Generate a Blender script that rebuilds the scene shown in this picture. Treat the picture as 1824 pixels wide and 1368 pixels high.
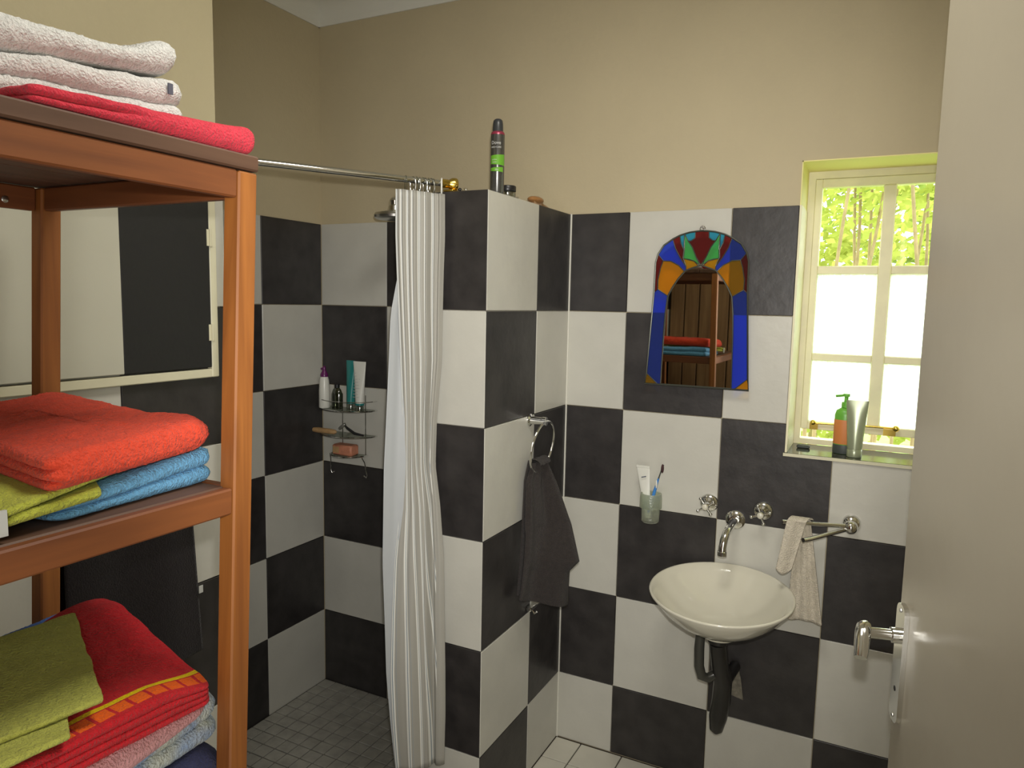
import bpy, math, random
from mathutils import Vector, Matrix, noise
random.seed(7)
for o in list(bpy.data.objects): bpy.data.objects.remove(o)
C = bpy.context.scene.collection
S = bpy.context.scene

# ------------------------------------------------------------------ camera
F_PX = 1298.644
YAW, PITCH, ROLL = -.4696, -.1107, .0196
Fw = Vector((math.sin(YAW)*math.cos(PITCH), math.cos(YAW)*math.cos(PITCH), math.sin(PITCH)))
R0 = Vector((math.cos(YAW), -math.sin(YAW), 0)); U0 = R0.cross(Fw)
Rv = R0*math.cos(ROLL)+U0*math.sin(ROLL); Uv = -R0*math.sin(ROLL)+U0*math.cos(ROLL)
CAM = Vector((2.1118, -2.3816, 1.6888))
cd = bpy.data.cameras.new('camera'); cam = bpy.data.objects.new('camera', cd); C.objects.link(cam)
cd.sensor_fit = 'HORIZONTAL'; cd.sensor_width = 36; cd.lens = F_PX/1824*36; cd.clip_start = .05
m = Matrix.Identity(4)
for i in range(3): m[i][0] = Rv[i]; m[i][1] = Uv[i]; m[i][2] = -Fw[i]; m[i][3] = CAM[i]
cam.matrix_world = m
S.camera = cam
S.view_settings.view_transform = 'Standard'; S.view_settings.look = 'None'
S.view_settings.exposure = 0.0; S.view_settings.gamma = 1; S.view_settings.use_curve_mapping = False

# ------------------------------------------------------------------ sky, sun, lamps
W = bpy.data.worlds.new('sky'); S.world = W; W.use_nodes = True
bg = W.node_tree.nodes['Background']; bg.inputs[0].default_value = (.93, .98, 1, 1); bg.inputs[1].default_value = 4.2
sd = bpy.data.lights.new('sun', 'SUN'); sd.energy = 6; sd.angle = .01; sd.color = (1, .95, .85)
so = bpy.data.objects.new('sun', sd); C.objects.link(so)
so.rotation_euler = Vector((-.55, .35, 1.0)).to_track_quat('Z', 'Y').to_euler()

def area(name, loc, target, sx, sy, e, col):
    d = bpy.data.lights.new(name, 'AREA'); d.shape = 'RECTANGLE'; d.size = sx; d.size_y = sy; d.energy = e; d.color = col
    o = bpy.data.objects.new(name, d); C.objects.link(o); o.location = loc
    o.rotation_euler = (Vector(target)-Vector(loc)).to_track_quat('-Z', 'Y').to_euler(); return o
fd = bpy.data.lights.new('flash_light', 'SPOT'); fd.energy = 90; fd.color = (1, .97, .92); fd.spot_size = math.radians(82); fd.spot_blend = 1.0; fd.shadow_soft_size = .012
fl = bpy.data.objects.new('flash_light', fd); C.objects.link(fl); fl.location = CAM+Uv*.068+Rv*.015+Fw*.02
fl.rotation_euler = (Fw+Rv*.10).to_track_quat('-Z', 'Y').to_euler()
area('side_fill_light', (2.38, -2.75, 1.25), (.6, -1.0, 1.3), .6, 1.9, 16, (1, .965, .89))  # soft fill added beside the doorway, no lamp stands there
area('ceiling_fill_light', (1.75, -1.35, 2.81), (1.75, -1.35, 0), .5, .5, 15, (1, .96, .87))  # added overhead fill for the ambient level

# ------------------------------------------------------------------ materials
def newmat(name, base, rough=.6, metal=0, spec=.5, var=0, vscale=6, bump=0, bscale=80, base2=None, coat=0, detail=4):
    mt = bpy.data.materials.new(name); mt.use_nodes = True
    nt = mt.node_tree; b = nt.nodes['Principled BSDF']
    b.inputs['Base Color'].default_value = (*base, 1); b.inputs['Roughness'].default_value = rough
    b.inputs['Metallic'].default_value = metal; b.inputs['Specular IOR Level'].default_value = spec
    b.inputs['Coat Weight'].default_value = coat
    tc = nt.nodes.new('ShaderNodeNewGeometry')
    if var or base2:
        n = nt.nodes.new('ShaderNodeTexNoise'); n.inputs['Scale'].default_value = vscale; n.inputs['Detail'].default_value = detail
        nt.links.new(tc.outputs['Position'], n.inputs['Vector'])
        r = nt.nodes.new('ShaderNodeValToRGB')
        r.color_ramp.elements[0].position = .3; r.color_ramp.elements[1].position = .7
        b2 = base2 or tuple(min(1, c*(1+var)) for c in base)
        b1 = tuple(c*(1-var) for c in base) if not base2 else base
        r.color_ramp.elements[0].color = (*b1, 1); r.color_ramp.elements[1].color = (*b2, 1)
        nt.links.new(n.outputs['Fac'], r.inputs['Fac']); nt.links.new(r.outputs['Color'], b.inputs['Base Color'])
    if bump:
        n2 = nt.nodes.new('ShaderNodeTexNoise'); n2.inputs['Scale'].default_value = bscale; n2.inputs['Detail'].default_value = 3
        nt.links.new(tc.outputs['Position'], n2.inputs['Vector'])
        bp = nt.nodes.new('ShaderNodeBump'); bp.inputs['Strength'].default_value = bump; bp.inputs['Distance'].default_value = .01
        nt.links.new(n2.outputs['Fac'], bp.inputs['Height']); nt.links.new(bp.outputs['Normal'], b.inputs['Normal'])
    return mt

def wood(name, axis, c1, c2, rough=.45):
    mt = bpy.data.materials.new(name); mt.use_nodes = True
    nt = mt.node_tree; b = nt.nodes['Principled BSDF']; b.inputs['Roughness'].default_value = rough
    g = nt.nodes.new('ShaderNodeNewGeometry'); mp = nt.nodes.new('ShaderNodeMapping')
    sc = [38, 38, 38]; sc[axis] = 2.2; mp.inputs['Scale'].default_value = sc
    oi = nt.nodes.new('ShaderNodeObjectInfo'); add = nt.nodes.new('ShaderNodeVectorMath'); add.operation = 'ADD'
    mul = nt.nodes.new('ShaderNodeMath'); mul.operation = 'MULTIPLY'; mul.inputs[1].default_value = 9
    nt.links.new(oi.outputs['Random'], mul.inputs[0])
    nt.links.new(g.outputs['Position'], add.inputs[0]); nt.links.new(mul.outputs[0], add.inputs[1])
    nt.links.new(add.outputs[0], mp.inputs['Vector'])
    n = nt.nodes.new('ShaderNodeTexNoise'); n.inputs['Scale'].default_value = 1; n.inputs['Detail'].default_value = 5; n.inputs['Distortion'].default_value = .6
    nt.links.new(mp.outputs[0], n.inputs['Vector'])
    r = nt.nodes.new('ShaderNodeValToRGB'); r.color_ramp.elements[0].position = .32; r.color_ramp.elements[1].position = .68
    r.color_ramp.elements[0].color = (*c1, 1); r.color_ramp.elements[1].color = (*c2, 1)
    nt.links.new(n.outputs['Fac'], r.inputs['Fac']); nt.links.new(r.outputs[0], b.inputs['Base Color'])
    bp = nt.nodes.new('ShaderNodeBump'); bp.inputs['Strength'].default_value = .12; bp.inputs['Distance'].default_value = .002
    nt.links.new(n.outputs['Fac'], bp.inputs['Height']); nt.links.new(bp.outputs[0], b.inputs['Normal'])
    return mt

def terry(name, c, bump=.7, scale=300):
    mt = newmat(name, c, rough=.95, spec=.1, var=.10, vscale=90, bump=bump, bscale=scale)
    b = mt.node_tree.nodes['Principled BSDF']
    b.inputs['Sheen Weight'].default_value = .12; b.inputs['Sheen Roughness'].default_value = .5
    return mt

M = {}
M['paint'] = newmat('cream_wall_paint', (.50, .43, .285), .75, var=.03, vscale=3, bump=.12, bscale=60)
M['paint_near'] = newmat('near_cream_wall_paint', (.50, .44, .285), .75, var=.03, vscale=3, bump=.12, bscale=60)  # copy of the cream paint, a hair lighter for the wall nearer the flash
M['ceil'] = newmat('ceiling_white', (.72, .72, .66), .8, bump=.05, bscale=40)
M['white_tile'] = newmat('white_wall_tile', (.55, .54, .485), .33, var=.035, vscale=9, bump=.10, bscale=26)
M['dark_tile'] = newmat('charcoal_wall_tile', (.020, .018, .018), .42, base2=(.040, .036, .035), vscale=14, bump=.10, bscale=30, detail=8)
M['grout'] = newmat('grout', (.52, .48, .40), .9, var=.1, vscale=30)
M['caulk'] = newmat('white_sealant', (.70, .69, .62), .5)
M['dark_grout'] = newmat('dark_floor_grout', (.09, .075, .06), .95, var=.2, vscale=30)
M['floor_tile'] = newmat('white_floor_tile', (.60, .58, .50), .3, var=.05, vscale=10)
M['mosaic'] = newmat('grey_mosaic_tile', (.36, .35, .31), .5, var=.15, vscale=25)
M['woodX'] = wood('oiled_wood_across', 0, (.13, .040, .013), (.20, .066, .021))
M['woodY'] = wood('oiled_wood_along', 1, (.15, .044, .012), (.25, .080, .021), .6)
M['woodZ'] = wood('oiled_wood_upright', 2, (.22, .070, .013), (.38, .135, .026), .6)
M['woodEdge'] = wood('dusty_dark_wood', 1, (.085, .040, .022), (.14, .072, .043), .6)
M['plank'] = wood('brown_plank', 2, (.19, .10, .042), (.30, .175, .08), .6)
M['chrome'] = newmat('chrome', (.78, .78, .76), .10, metal=1)
M['steel'] = newmat('brushed_steel', (.62, .62, .60), .28, metal=1)
M['brass'] = newmat('brass', (.72, .52, .12), .22, metal=1)
M['black'] = newmat('black_plastic', (.012, .012, .013), .35)
M['rubber'] = newmat('black_waste_pipe', (.016, .015, .014), .3)
M['greypipe'] = newmat('dark_grey_pipe', (.05, .05, .042), .25)
M['ceramic'] = newmat('ivory_ceramic', (.66, .635, .53), .12, coat=.6)
M['doorpaint'] = newmat('beige_gloss_door_paint', (.40, .365, .285), .24, var=.02, vscale=4, bump=.06, bscale=14)
M['frame_white'] = newmat('white_painted_frame', (.66, .63, .46), .4, var=.03, vscale=12)
M['win_paint'] = newmat('cream_window_paint', (.80, .75, .52), .45, var=.06, vscale=14)  # base raised so the bars carry the window's bloom
M['reveal'] = newmat('window_lit_reveal_paint', (.82, .76, .32), .6)  # bright yellow of the window light put into the reveal's colour
M['panel_white'] = newmat('white_painted_panel', (.52, .51, .42), .45, var=.02, vscale=8)
M['panel_black'] = newmat('black_painted_panel', (.012, .012, .012), .6, bump=.1, bscale=60)
M['sill'] = newmat('dark_polished_sill', (.055, .060, .045), .12)
M['cement'] = newmat('grey_cement_patch', (.17, .155, .12), .95, var=.35, vscale=60, bump=.6, bscale=90)
M['tw_white'] = terry('white_terry', (.76, .76, .74)); M['tw_red'] = terry('coral_pink_terry', (.70, .045, .075))
M['tw_orange'] = terry('orange_red_terry', (.80, .080, .038)); M['tw_blue'] = terry('sky_blue_terry', (.16, .42, .70))
M['tw_green'] = terry('lime_green_terry', (.48, .51, .07)); M['tw_olive'] = terry('olive_green_terry', (.47, .48, .10))
M['tw_pink'] = terry('pale_pink_terry', (.76, .38, .40)); M['tw_navy'] = terry('navy_terry', (.045, .05, .12))
M['tw_dark'] = terry('charcoal_terry', (.040, .034, .032)); M['tw_black'] = terry('black_cloth', (.020, .017, .018), .4)
M['tw_blue2'] = terry('mid_blue_terry', (.08, .20, .62))
M['flannel'] = terry('cream_flannel_terry', (.66, .60, .49))
mf = terry('pale_blue_floral_terry', (.5, .58, .66)); M['tw_floral'] = mf
r_ = [n for n in mf.node_tree.nodes if n.type == 'VALTORGB'][0]; r_.color_ramp.elements[0].color = (.30, .42, .66, 1); r_.color_ramp.elements[1].color = (.66, .68, .56, 1)
[n for n in mf.node_tree.nodes if n.type == 'TEX_NOISE'][0].inputs['Scale'].default_value = 26
M['label_white'] = newmat('white_label', (.55, .56, .54), .5); M['label_grey'] = newmat('grey_tag', (.10, .11, .15), .5)
M['purple'] = newmat('purple_plastic', (.12, .012, .10), .3); M['white_plastic'] = newmat('white_plastic', (.70, .70, .64), .3)
M['teal'] = newmat('teal_plastic', (.02, .20, .19), .3); M['soap'] = newmat('orange_soap', (.55, .22, .13), .5, var=.15, vscale=60)
M['tan'] = newmat('tan_wood_brush', (.42, .26, .12), .5, var=.15, vscale=60); M['brown'] = newmat('amber_brown_plastic', (.33, .16, .055), .3)
M['can'] = newmat('dark_grey_metallic_can', (.14, .14, .135), .22, metal=.75); M['can_cap'] = newmat('charcoal_cap', (.035, .037, .04), .3)
M['can_pink'] = newmat('pink_ring', (.35, .05, .09), .3, metal=.5); M['can_green'] = newmat('green_print', (.13, .36, .03), .3)
M['print_grey'] = newmat('pale_grey_print', (.50, .50, .48), .4)
M['blue_plastic'] = newmat('blue_plastic', (.05, .22, .60), .3); M['bristle'] = newmat('dark_maroon_bristles', (.05, .018, .02), .8)
M['silver_tube'] = newmat('silver_green_tube', (.36, .40, .27), .3, metal=.4); M['green_plastic'] = newmat('bright_green_plastic', (.14, .42, .05), .35)
M['orange_label'] = newmat('orange_label', (.62, .22, .06), .5); M['grey_pl'] = newmat('dark_slate_plastic', (.05, .06, .055), .5)
M['lead'] = newmat('lead_came', (.085, .09, .075), .35, metal=.6)
M['green_tile_soap'] = newmat('dull_green_gel', (.12, .14, .07), .2)

def glassy(name, col, gloss=.08, rough=.05):
    mt = bpy.data.materials.new(name); mt.use_nodes = True; nt = mt.node_tree; nt.nodes.clear()
    o = nt.nodes.new('ShaderNodeOutputMaterial'); t = nt.nodes.new('ShaderNodeBsdfTransparent'); t.inputs[0].default_value = (*col, 1)
    g = nt.nodes.new('ShaderNodeBsdfGlossy'); g.inputs['Roughness'].default_value = rough; mx = nt.nodes.new('ShaderNodeMixShader'); mx.inputs[0].default_value = gloss
    nt.links.new(t.outputs[0], mx.inputs[1]); nt.links.new(g.outputs[0], mx.inputs[2]); nt.links.new(mx.outputs[0], o.inputs[0]); return mt
def stained(name, col, dif=.16):
    mt = bpy.data.materials.new(name); mt.use_nodes = True; nt = mt.node_tree; nt.nodes.clear()
    o = nt.nodes.new('ShaderNodeOutputMaterial'); t = nt.nodes.new('ShaderNodeBsdfTransparent'); t.inputs[0].default_value = (*col, 1)
    d = nt.nodes.new('ShaderNodeBsdfPrincipled'); d.inputs['Base Color'].default_value = (*col, 1); d.inputs['Roughness'].default_value = .15
    mx = nt.nodes.new('ShaderNodeMixShader'); mx.inputs[0].default_value = dif-.09
    nt.links.new(t.outputs[0], mx.inputs[1]); nt.links.new(d.outputs[0], mx.inputs[2]); nt.links.new(mx.outputs[0], o.inputs[0]); return mt
def frosted(name, col, tr=.3, dim=1):
    mt = bpy.data.materials.new(name); mt.use_nodes = True; nt = mt.node_tree; nt.nodes.clear()
    o = nt.nodes.new('ShaderNodeOutputMaterial'); t = nt.nodes.new('ShaderNodeBsdfTransparent'); t.inputs[0].default_value = (*col, 1)
    d = nt.nodes.new('ShaderNodeBsdfTranslucent'); d.inputs[0].default_value = (*col, 1)
    mx = nt.nodes.new('ShaderNodeMixShader'); mx.inputs[0].default_value = 1-tr
    g = nt.nodes.new('ShaderNodeBsdfGlossy'); g.inputs['Roughness'].default_value = .25; mx2 = nt.nodes.new('ShaderNodeMixShader'); mx2.inputs[0].default_value = .08
    w = nt.nodes.new('ShaderNodeTexVoronoi'); w.inputs['Scale'].default_value = 140; gg = nt.nodes.new('ShaderNodeNewGeometry')
    bp = nt.nodes.new('ShaderNodeBump'); bp.inputs['Strength'].default_value = .5; bp.inputs['Distance'].default_value = .002
    nt.links.new(gg.outputs['Position'], w.inputs['Vector']); nt.links.new(w.outputs['Distance'], bp.inputs['Height'])
    nt.links.new(bp.outputs[0], d.inputs['Normal']); nt.links.new(bp.outputs[0], g.inputs['Normal'])
    nt.links.new(t.outputs[0], mx.inputs[1]); nt.links.new(d.outputs[0], mx.inputs[2])
    nt.links.new(mx.outputs[0], mx2.inputs[1]); nt.links.new(g.outputs[0], mx2.inputs[2]); nt.links.new(mx2.outputs[0], o.inputs[0]); return mt
M['glass'] = glassy('clear_glass', (.97, .99, .96), .05)
M['clear_plastic'] = glassy('clear_plastic', (.75, .78, .74), .22, .12)
M['gel'] = glassy('grey_green_gel', (.35, .38, .28), .15, .12)
M['frost_pane'] = frosted('textured_obscure_glass', (.97, 1, .97), .12)
M['frost_cup'] = frosted('frosted_tumbler_glass', (.93, .95, .90), .62)
M['mirror'] = newmat('mirror_silver', (.62, .62, .55), .015, metal=1)
M['g_blue'] = stained('cobalt_glass', (.24, .36, .93)); M['g_amber'] = stained('amber_glass', (.92, .66, .12))
M['g_maroon'] = stained('maroon_glass', (.55, .16, .15)); M['g_green'] = stained('green_glass', (.42, .85, .50))
M['g_cyan'] = stained('turquoise_glass', (.25, .72, .86))

def leafmat(name, c):
    mt = bpy.data.materials.new(name); mt.use_nodes = True; nt = mt.node_tree; nt.nodes.clear()
    o = nt.nodes.new('ShaderNodeOutputMaterial'); t = nt.nodes.new('ShaderNodeBsdfTranslucent'); t.inputs[0].default_value = (*c, 1)
    d = nt.nodes.new('ShaderNodeBsdfDiffuse'); d.inputs[0].default_value = (*c, 1); mx = nt.nodes.new('ShaderNodeMixShader'); mx.inputs[0].default_value = .5
    nt.links.new(d.outputs[0], mx.inputs[1]); nt.links.new(t.outputs[0], mx.inputs[2]); nt.links.new(mx.outputs[0], o.inputs[0]); return mt
M['leaf'] = leafmat('sunlit_leaf', (.42, .46, .10)); M['leaf2'] = leafmat('shaded_leaf', (.26, .33, .07))  # sun and shade put into two tones of one leaf material
M['bark'] = newmat('pale_bark', (.30, .22, .11), .9, var=.2, vscale=20)
M['grass'] = newmat('lawn', (.26, .38, .08), .9, var=.3, vscale=8)

# curtain: sheer cloth with paired stripes read from UV
def curtain_mat(name, base, s1, s2, hem):
    mt = bpy.data.materials.new(name); mt.use_nodes = True; nt = mt.node_tree; b = nt.nodes['Principled BSDF']
    b.inputs['Roughness'].default_value = .55; b.inputs['Specular IOR Level'].default_value = .3
    uv = nt.nodes.new('ShaderNodeUVMap'); sp = nt.nodes.new('ShaderNodeSeparateXYZ'); nt.links.new(uv.outputs[0], sp.inputs[0])
    fr = nt.nodes.new('ShaderNodeMath'); fr.operation = 'FRACT'; nt.links.new(sp.outputs[0], fr.inputs[0])
    r = nt.nodes.new('ShaderNodeValToRGB'); r.color_ramp.interpolation = 'CONSTANT'; e = r.color_ramp.elements
    e[0].position = 0; e[0].color = (*base, 1); e[1].position = .52; e[1].color = (*s1, 1)
    for p, c in ((.66, s2), (.72, s1), (.80, base), (.90, s2), (.93, base)):
        x = e.new(p); x.color = (*c, 1)
    nt.links.new(fr.outputs[0], r.inputs[0]); gt = nt.nodes.new('ShaderNodeMath'); gt.operation = 'GREATER_THAN'; gt.inputs[1].default_value = 2
    nt.links.new(sp.outputs[1], gt.inputs[0]); mc = nt.nodes.new('ShaderNodeMixRGB'); mc.inputs[2].default_value = (*base, 1)
    nt.links.new(gt.outputs[0], mc.inputs[0]); nt.links.new(r.outputs[0], mc.inputs[1]); nt.links.new(mc.outputs[0], b.inputs['Base Color'])
    g = nt.nodes.new('ShaderNodeNewGeometry'); n = nt.nodes.new('ShaderNodeTexNoise'); n.inputs['Scale'].default_value = 9
    nt.links.new(g.outputs['Position'], n.inputs['Vector'])
    bp = nt.nodes.new('ShaderNodeBump'); bp.inputs['Strength'].default_value = .25; bp.inputs['Distance'].default_value = .01
    nt.links.new(n.outputs['Fac'], bp.inputs['Height']); nt.links.new(bp.outputs[0], b.inputs['Normal']); return mt
M['curtain'] = curtain_mat('striped_curtain_cloth', (.35, .34, .305), (.70, .70, .66), (.27, .31, .34), .1)
M['liner'] = newmat('pale_blue_grey_liner', (.40, .42, .435), .5, bump=.15, bscale=12)

# red towel print: yellow stripe and orange blocks near the front hem, in UV metres
mt = terry('crimson_terry_with_border', (.62, .016, .026)); M['tw_crimson'] = mt; nt = mt.node_tree; b = nt.nodes['Principled BSDF']
base_out = [l for l in nt.links if l.to_socket == b.inputs['Base Color']][0].from_socket
uv = nt.nodes.new('ShaderNodeUVMap'); sp = nt.nodes.new('ShaderNodeSeparateXYZ'); nt.links.new(uv.outputs[0], sp.inputs[0])
def mnode(op, a, bb, nt=nt):
    n = nt.nodes.new('ShaderNodeMath'); n.operation = op
    for i, v in enumerate((a, bb)):
        if v is None: continue
        if isinstance(v, (int, float)): n.inputs[i].default_value = v
        else: nt.links.new(v, n.inputs[i])
    return n.outputs[0]
def band(s, lo, hi): return mnode('MULTIPLY', mnode('GREATER_THAN', s, lo), mnode('LESS_THAN', s, hi))
U_, V_ = sp.outputs[0], sp.outputs[1]
yl = band(V_, .0375, .0455); ob = mnode('MULTIPLY', band(V_, .012, .0355), mnode('LESS_THAN', mnode('FRACT', mnode('MULTIPLY', U_, 36), None), .82))
m1 = nt.nodes.new('ShaderNodeMixRGB'); nt.links.new(yl, m1.inputs[0]); nt.links.new(base_out, m1.inputs[1]); m1.inputs[2].default_value = (.95, .70, .0, 1)
m2 = nt.nodes.new('ShaderNodeMixRGB'); nt.links.new(ob, m2.inputs[0]); nt.links.new(m1.outputs[0], m2.inputs[1]); m2.inputs[2].default_value = (1.0, .15, .008, 1)
nt.links.new(m2.outputs[0], b.inputs['Base Color'])

# ------------------------------------------------------------------ mesh helpers
class MB:
    def __init__(s): s.v = []; s.f = []; s.uv = None
    def add(s, v, f):
        n = len(s.v); s.v += [tuple(p) for p in v]; s.f += [tuple(i+n for i in q) for q in f]; return s
    def box(s, a, b, ch=0):
        x0, y0, z0 = a; x1, y1, z1 = b
        if ch <= 0:
            return s.add([(x0,y0,z0),(x1,y0,z0),(x1,y1,z0),(x0,y1,z0),(x0,y0,z1),(x1,y0,z1),(x1,y1,z1),(x0,y1,z1)],
                         [(0,3,2,1),(4,5,6,7),(0,1,5,4),(1,2,6,5),(2,3,7,6),(3,0,4,7)])
        c = ch; v = []; idx = {}
        xs = (x0, x1); ys = (y0, y1); zs = (z0, z1); sg = (1, -1)
        for i in (0, 1):
            for j in (0, 1):
                for k in (0, 1):
                    for a_ in range(3):
                        p = [xs[i]+sg[i]*c, ys[j]+sg[j]*c, zs[k]+sg[k]*c]; p[a_] = (xs[i], ys[j], zs[k])[a_]
                        idx[i, j, k, a_] = len(v); v.append(tuple(p))
        f = []
        for a_ in range(3):
            o = [q for q in range(3) if q != a_]
            for s_ in (0, 1):
                q = []
                for (u, w) in ((0,0),(1,0),(1,1),(0,1)):
                    t = [0,0,0]; t[a_] = s_; t[o[0]] = u; t[o[1]] = w; q.append(idx[t[0],t[1],t[2],a_])
                f.append(tuple(q))
            for (u, w) in ((0,0),(1,0),(1,1),(0,1)):
                q = []
                for (s_, ax) in ((0,o[0]),(1,o[0]),(1,o[1]),(0,o[1])):
                    t = [0,0,0]; t[a_] = s_; t[o[0]] = u; t[o[1]] = w; q.append(idx[t[0],t[1],t[2],ax])
                f.append(tuple(q))
        for i in (0,1):
            for j in (0,1):
                for k in (0,1): f.append(tuple(idx[i,j,k,a_] for a_ in range(3)))
        return s.add(v, f)
    def grid(s, rows, closed=False, cap=False):
        n = len(rows[0]); v = [p for r in rows for p in r]; f = []
        for i in range(len(rows)-1):
            for j in range(n if closed else n-1):
                j2 = (j+1) % n; f.append((i*n+j, i*n+j2, (i+1)*n+j2, (i+1)*n+j))
        if cap: f.append(tuple(range(n))[::-1]); f.append(tuple((len(rows)-1)*n+j for j in range(n)))
        return s.add(v, f)
    def lathe(s, prof, c=(0,0,0), n=32, axis='Z', sx=1, sy=1):
        rows = []
        for r, h in prof:
            row = []
            for j in range(n):
                t = 2*math.pi*j/n; a, b = r*math.cos(t)*sx, r*math.sin(t)*sy
                p = {'Z': (a, b, h), 'Y': (a, h, b), 'X': (h, a, b)}[axis]
                row.append((c[0]+p[0], c[1]+p[1], c[2]+p[2]))
            rows.append(row)
        return s.grid(rows, closed=True, cap=True)
    def tube(s, pts, r, n=10, closed=False, cap=True):
        pts = [Vector(p) for p in pts]; N = len(pts); rows = []; ref = None
        for i, p in enumerate(pts):
            a = pts[(i-1) % N] if (closed or i > 0) else p; b = pts[(i+1) % N] if (closed or i < N-1) else p
            t = (b-a).normalized()
            if ref is None: ref = t.orthogonal().normalized()
            ref = (ref-t*ref.dot(t)).normalized(); bi = t.cross(ref); rr = r[i] if isinstance(r, (list, tuple)) else r
            rows.append([p+ref*rr*math.cos(2*math.pi*j/n)+bi*rr*math.sin(2*math.pi*j/n) for j in range(n)])
        if closed: rows.append(rows[0])
        return s.grid(rows, closed=True, cap=cap and not closed)
    def prism(s, poly, fn, h0, h1):
        n = len(poly); v = [fn(p, h0) for p in poly]+[fn(p, h1) for p in poly]
        f = [tuple(range(n))[::-1], tuple(range(n, 2*n))]+[(i, (i+1) % n, n+(i+1) % n, n+i) for i in range(n)]
        return s.add(v, f)
    def ball(s, c, r, n=14, sx=1, sy=1, sz=1):
        rows = []
        for i in range(n//2+1):
            a = math.pi*i/(n//2); a = min(max(a, .03), math.pi-.03)
            rows.append([(c[0]+r*sx*math.sin(a)*math.cos(2*math.pi*j/n), c[1]+r*sy*math.sin(a)*math.sin(2*math.pi*j/n), c[2]+r*sz*math.cos(a)) for j in range(n)])
        return s.grid(rows, closed=True, cap=True)
    def build(s, name, mat, parent=None, smooth=True, fn=None, ang=.7):
        if fn: s.v = [tuple(fn(Vector(p))) for p in s.v]
        me = bpy.data.meshes.new(name); me.from_pydata(s.v, [], s.f)
        if s.uv:
            l = me.uv_layers.new(name='UVMap')
            for lp in me.loops: l.data[lp.index].uv = s.uv[lp.vertex_index]
        me.validate(); me.update()
        import bmesh
        bm = bmesh.new(); bm.from_mesh(me); bmesh.ops.recalc_face_normals(bm, faces=bm.faces); bm.to_mesh(me); bm.free()
        if smooth:
            me.polygons.foreach_set('use_smooth', [True]*len(me.polygons)); me.set_sharp_from_angle(angle=ang)
        me.materials.append(mat if not isinstance(mat, str) else M[mat])
        o = bpy.data.objects.new(name, me); C.objects.link(o)
        if parent: attach(o, parent)
        return o
def attach(o, parent):
    o.parent = parent; o.matrix_parent_inverse = Matrix.Translation(-Vector(parent.location)) if parent.type == 'EMPTY' else Matrix.Identity(4)
def thing(name, loc, label, cat, group=None):
    o = bpy.data.objects.new(name, None); C.objects.link(o); o.location = loc; o.empty_display_size = .05
    return tag(o, label, cat, group)
def tag(o, label, cat, group=None):
    o['label'] = label; o['category'] = cat
    if group: o['group'] = group
    return o
def struct(o, label=None):
    o['kind'] = 'structure'
    if label: o['label'] = label
    return o
def box(a, b, ch=0): return MB().box(a, b, ch)

# ------------------------------------------------------------------ room shell
T = .333
FZ = .08            # bathroom floor level; shower tray floor is lower
TOP = 6*T           # top of the wall tiling
XR = 2.42; YF = -3.05; CZ = 2.87
WX0, WX1, WZ0, WZ1 = 1.861, 2.335, 1.243, 2.127       # window opening

mb = MB()
mb.box((-.25, .009, -.1), (WX0, .24, 3.0)); mb.box((WX1, .009, -.1), (XR+.25, .24, 3.0))
mb.box((WX0, .009, -.1), (WX1, .24, WZ0-.012)); mb.box((WX0, .009, WZ1), (WX1, .24, 3.0))
wall_back = struct(mb.build('wall_back', 'paint', smooth=False), 'back wall, cream paint above black and white checkered tiles')
mb = box((-.25, -1.115, -.1), (-.009, .009, 3.0)); wall_left = struct(mb.build('wall_left', 'paint', smooth=False), 'left wall of the shower recess')
mb = box((-.25, YF, -.1), (.665, -1.113, 3.0)); wall_lf = struct(mb.build('wall_left_front', 'paint_near', smooth=False), 'cream wall behind the wooden shelf, standing slightly proud')
DY0, DY1 = -2.62, -1.80
mb = MB(); mb.box((XR, DY1, -.1), (XR+.2, .009, 3.0)); mb.box((XR, YF, -.1), (XR+.2, DY0, 3.0)); mb.box((XR, DY0, 2.12), (XR+.2, DY1, 3.0))
wall_right = struct(mb.build('wall_right', 'paint', smooth=False))
wall_front = struct(box((-.25, YF-.2, -.1), (XR+.2, YF, 3.0)).build('wall_front', 'paint', smooth=False))
ceiling = struct(box((-.25, YF-.2, CZ), (XR+.2, .24, CZ+.12)).build('ceiling', 'ceil', smooth=False))
# half-height shower wall
struct(box((1.12+.0, -.004, .08), (1.12+.005, .0, 1.998)).build('trim_7', 'caulk', smooth=False), 'white sealant line in the corner')
PX0, PX1, PY = .90, 1.12, -.594
shower_wall = struct(box((PX0+.009, PY+.009, -.1), (PX1-.009, .009, TOP)).build('wall_shower', 'grout', smooth=False), 'half-height tiled wall between shower and basin')
# floors
floor = struct(box((.0, YF, -.12), (XR+.2, .009, FZ-.008)).build('floor', 'dark_grout', smooth=False)) if False else None
mb = MB(); mb.box((PX1-.1, -1.113, -.12), (XR+.2, .009, FZ-.007)); mb.box((.665, YF, -.12), (XR+.2, -1.113, FZ-.007)); mb.box((.70, -1.113, -.12), (PX1-.1, -.86, FZ-.007))
floor = struct(mb.build('floor', 'dark_grout', smooth=False), 'white tiled bathroom floor with dark joints')
mb = MB(); mb.box((-.01, -1.113, -.12), (.70, .009, .006)); mb.box((.70, -.86, -.12), (PX1-.1, .009, .006)); floor_sh = struct(mb.build('floor_shower', 'grout', smooth=False), 'sunken shower floor of small grey tiles')
floor_sh.data.materials[0] = newmat('grey_mosaic_grout', (.17, .165, .14), .9, var=.2, vscale=20)

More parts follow.
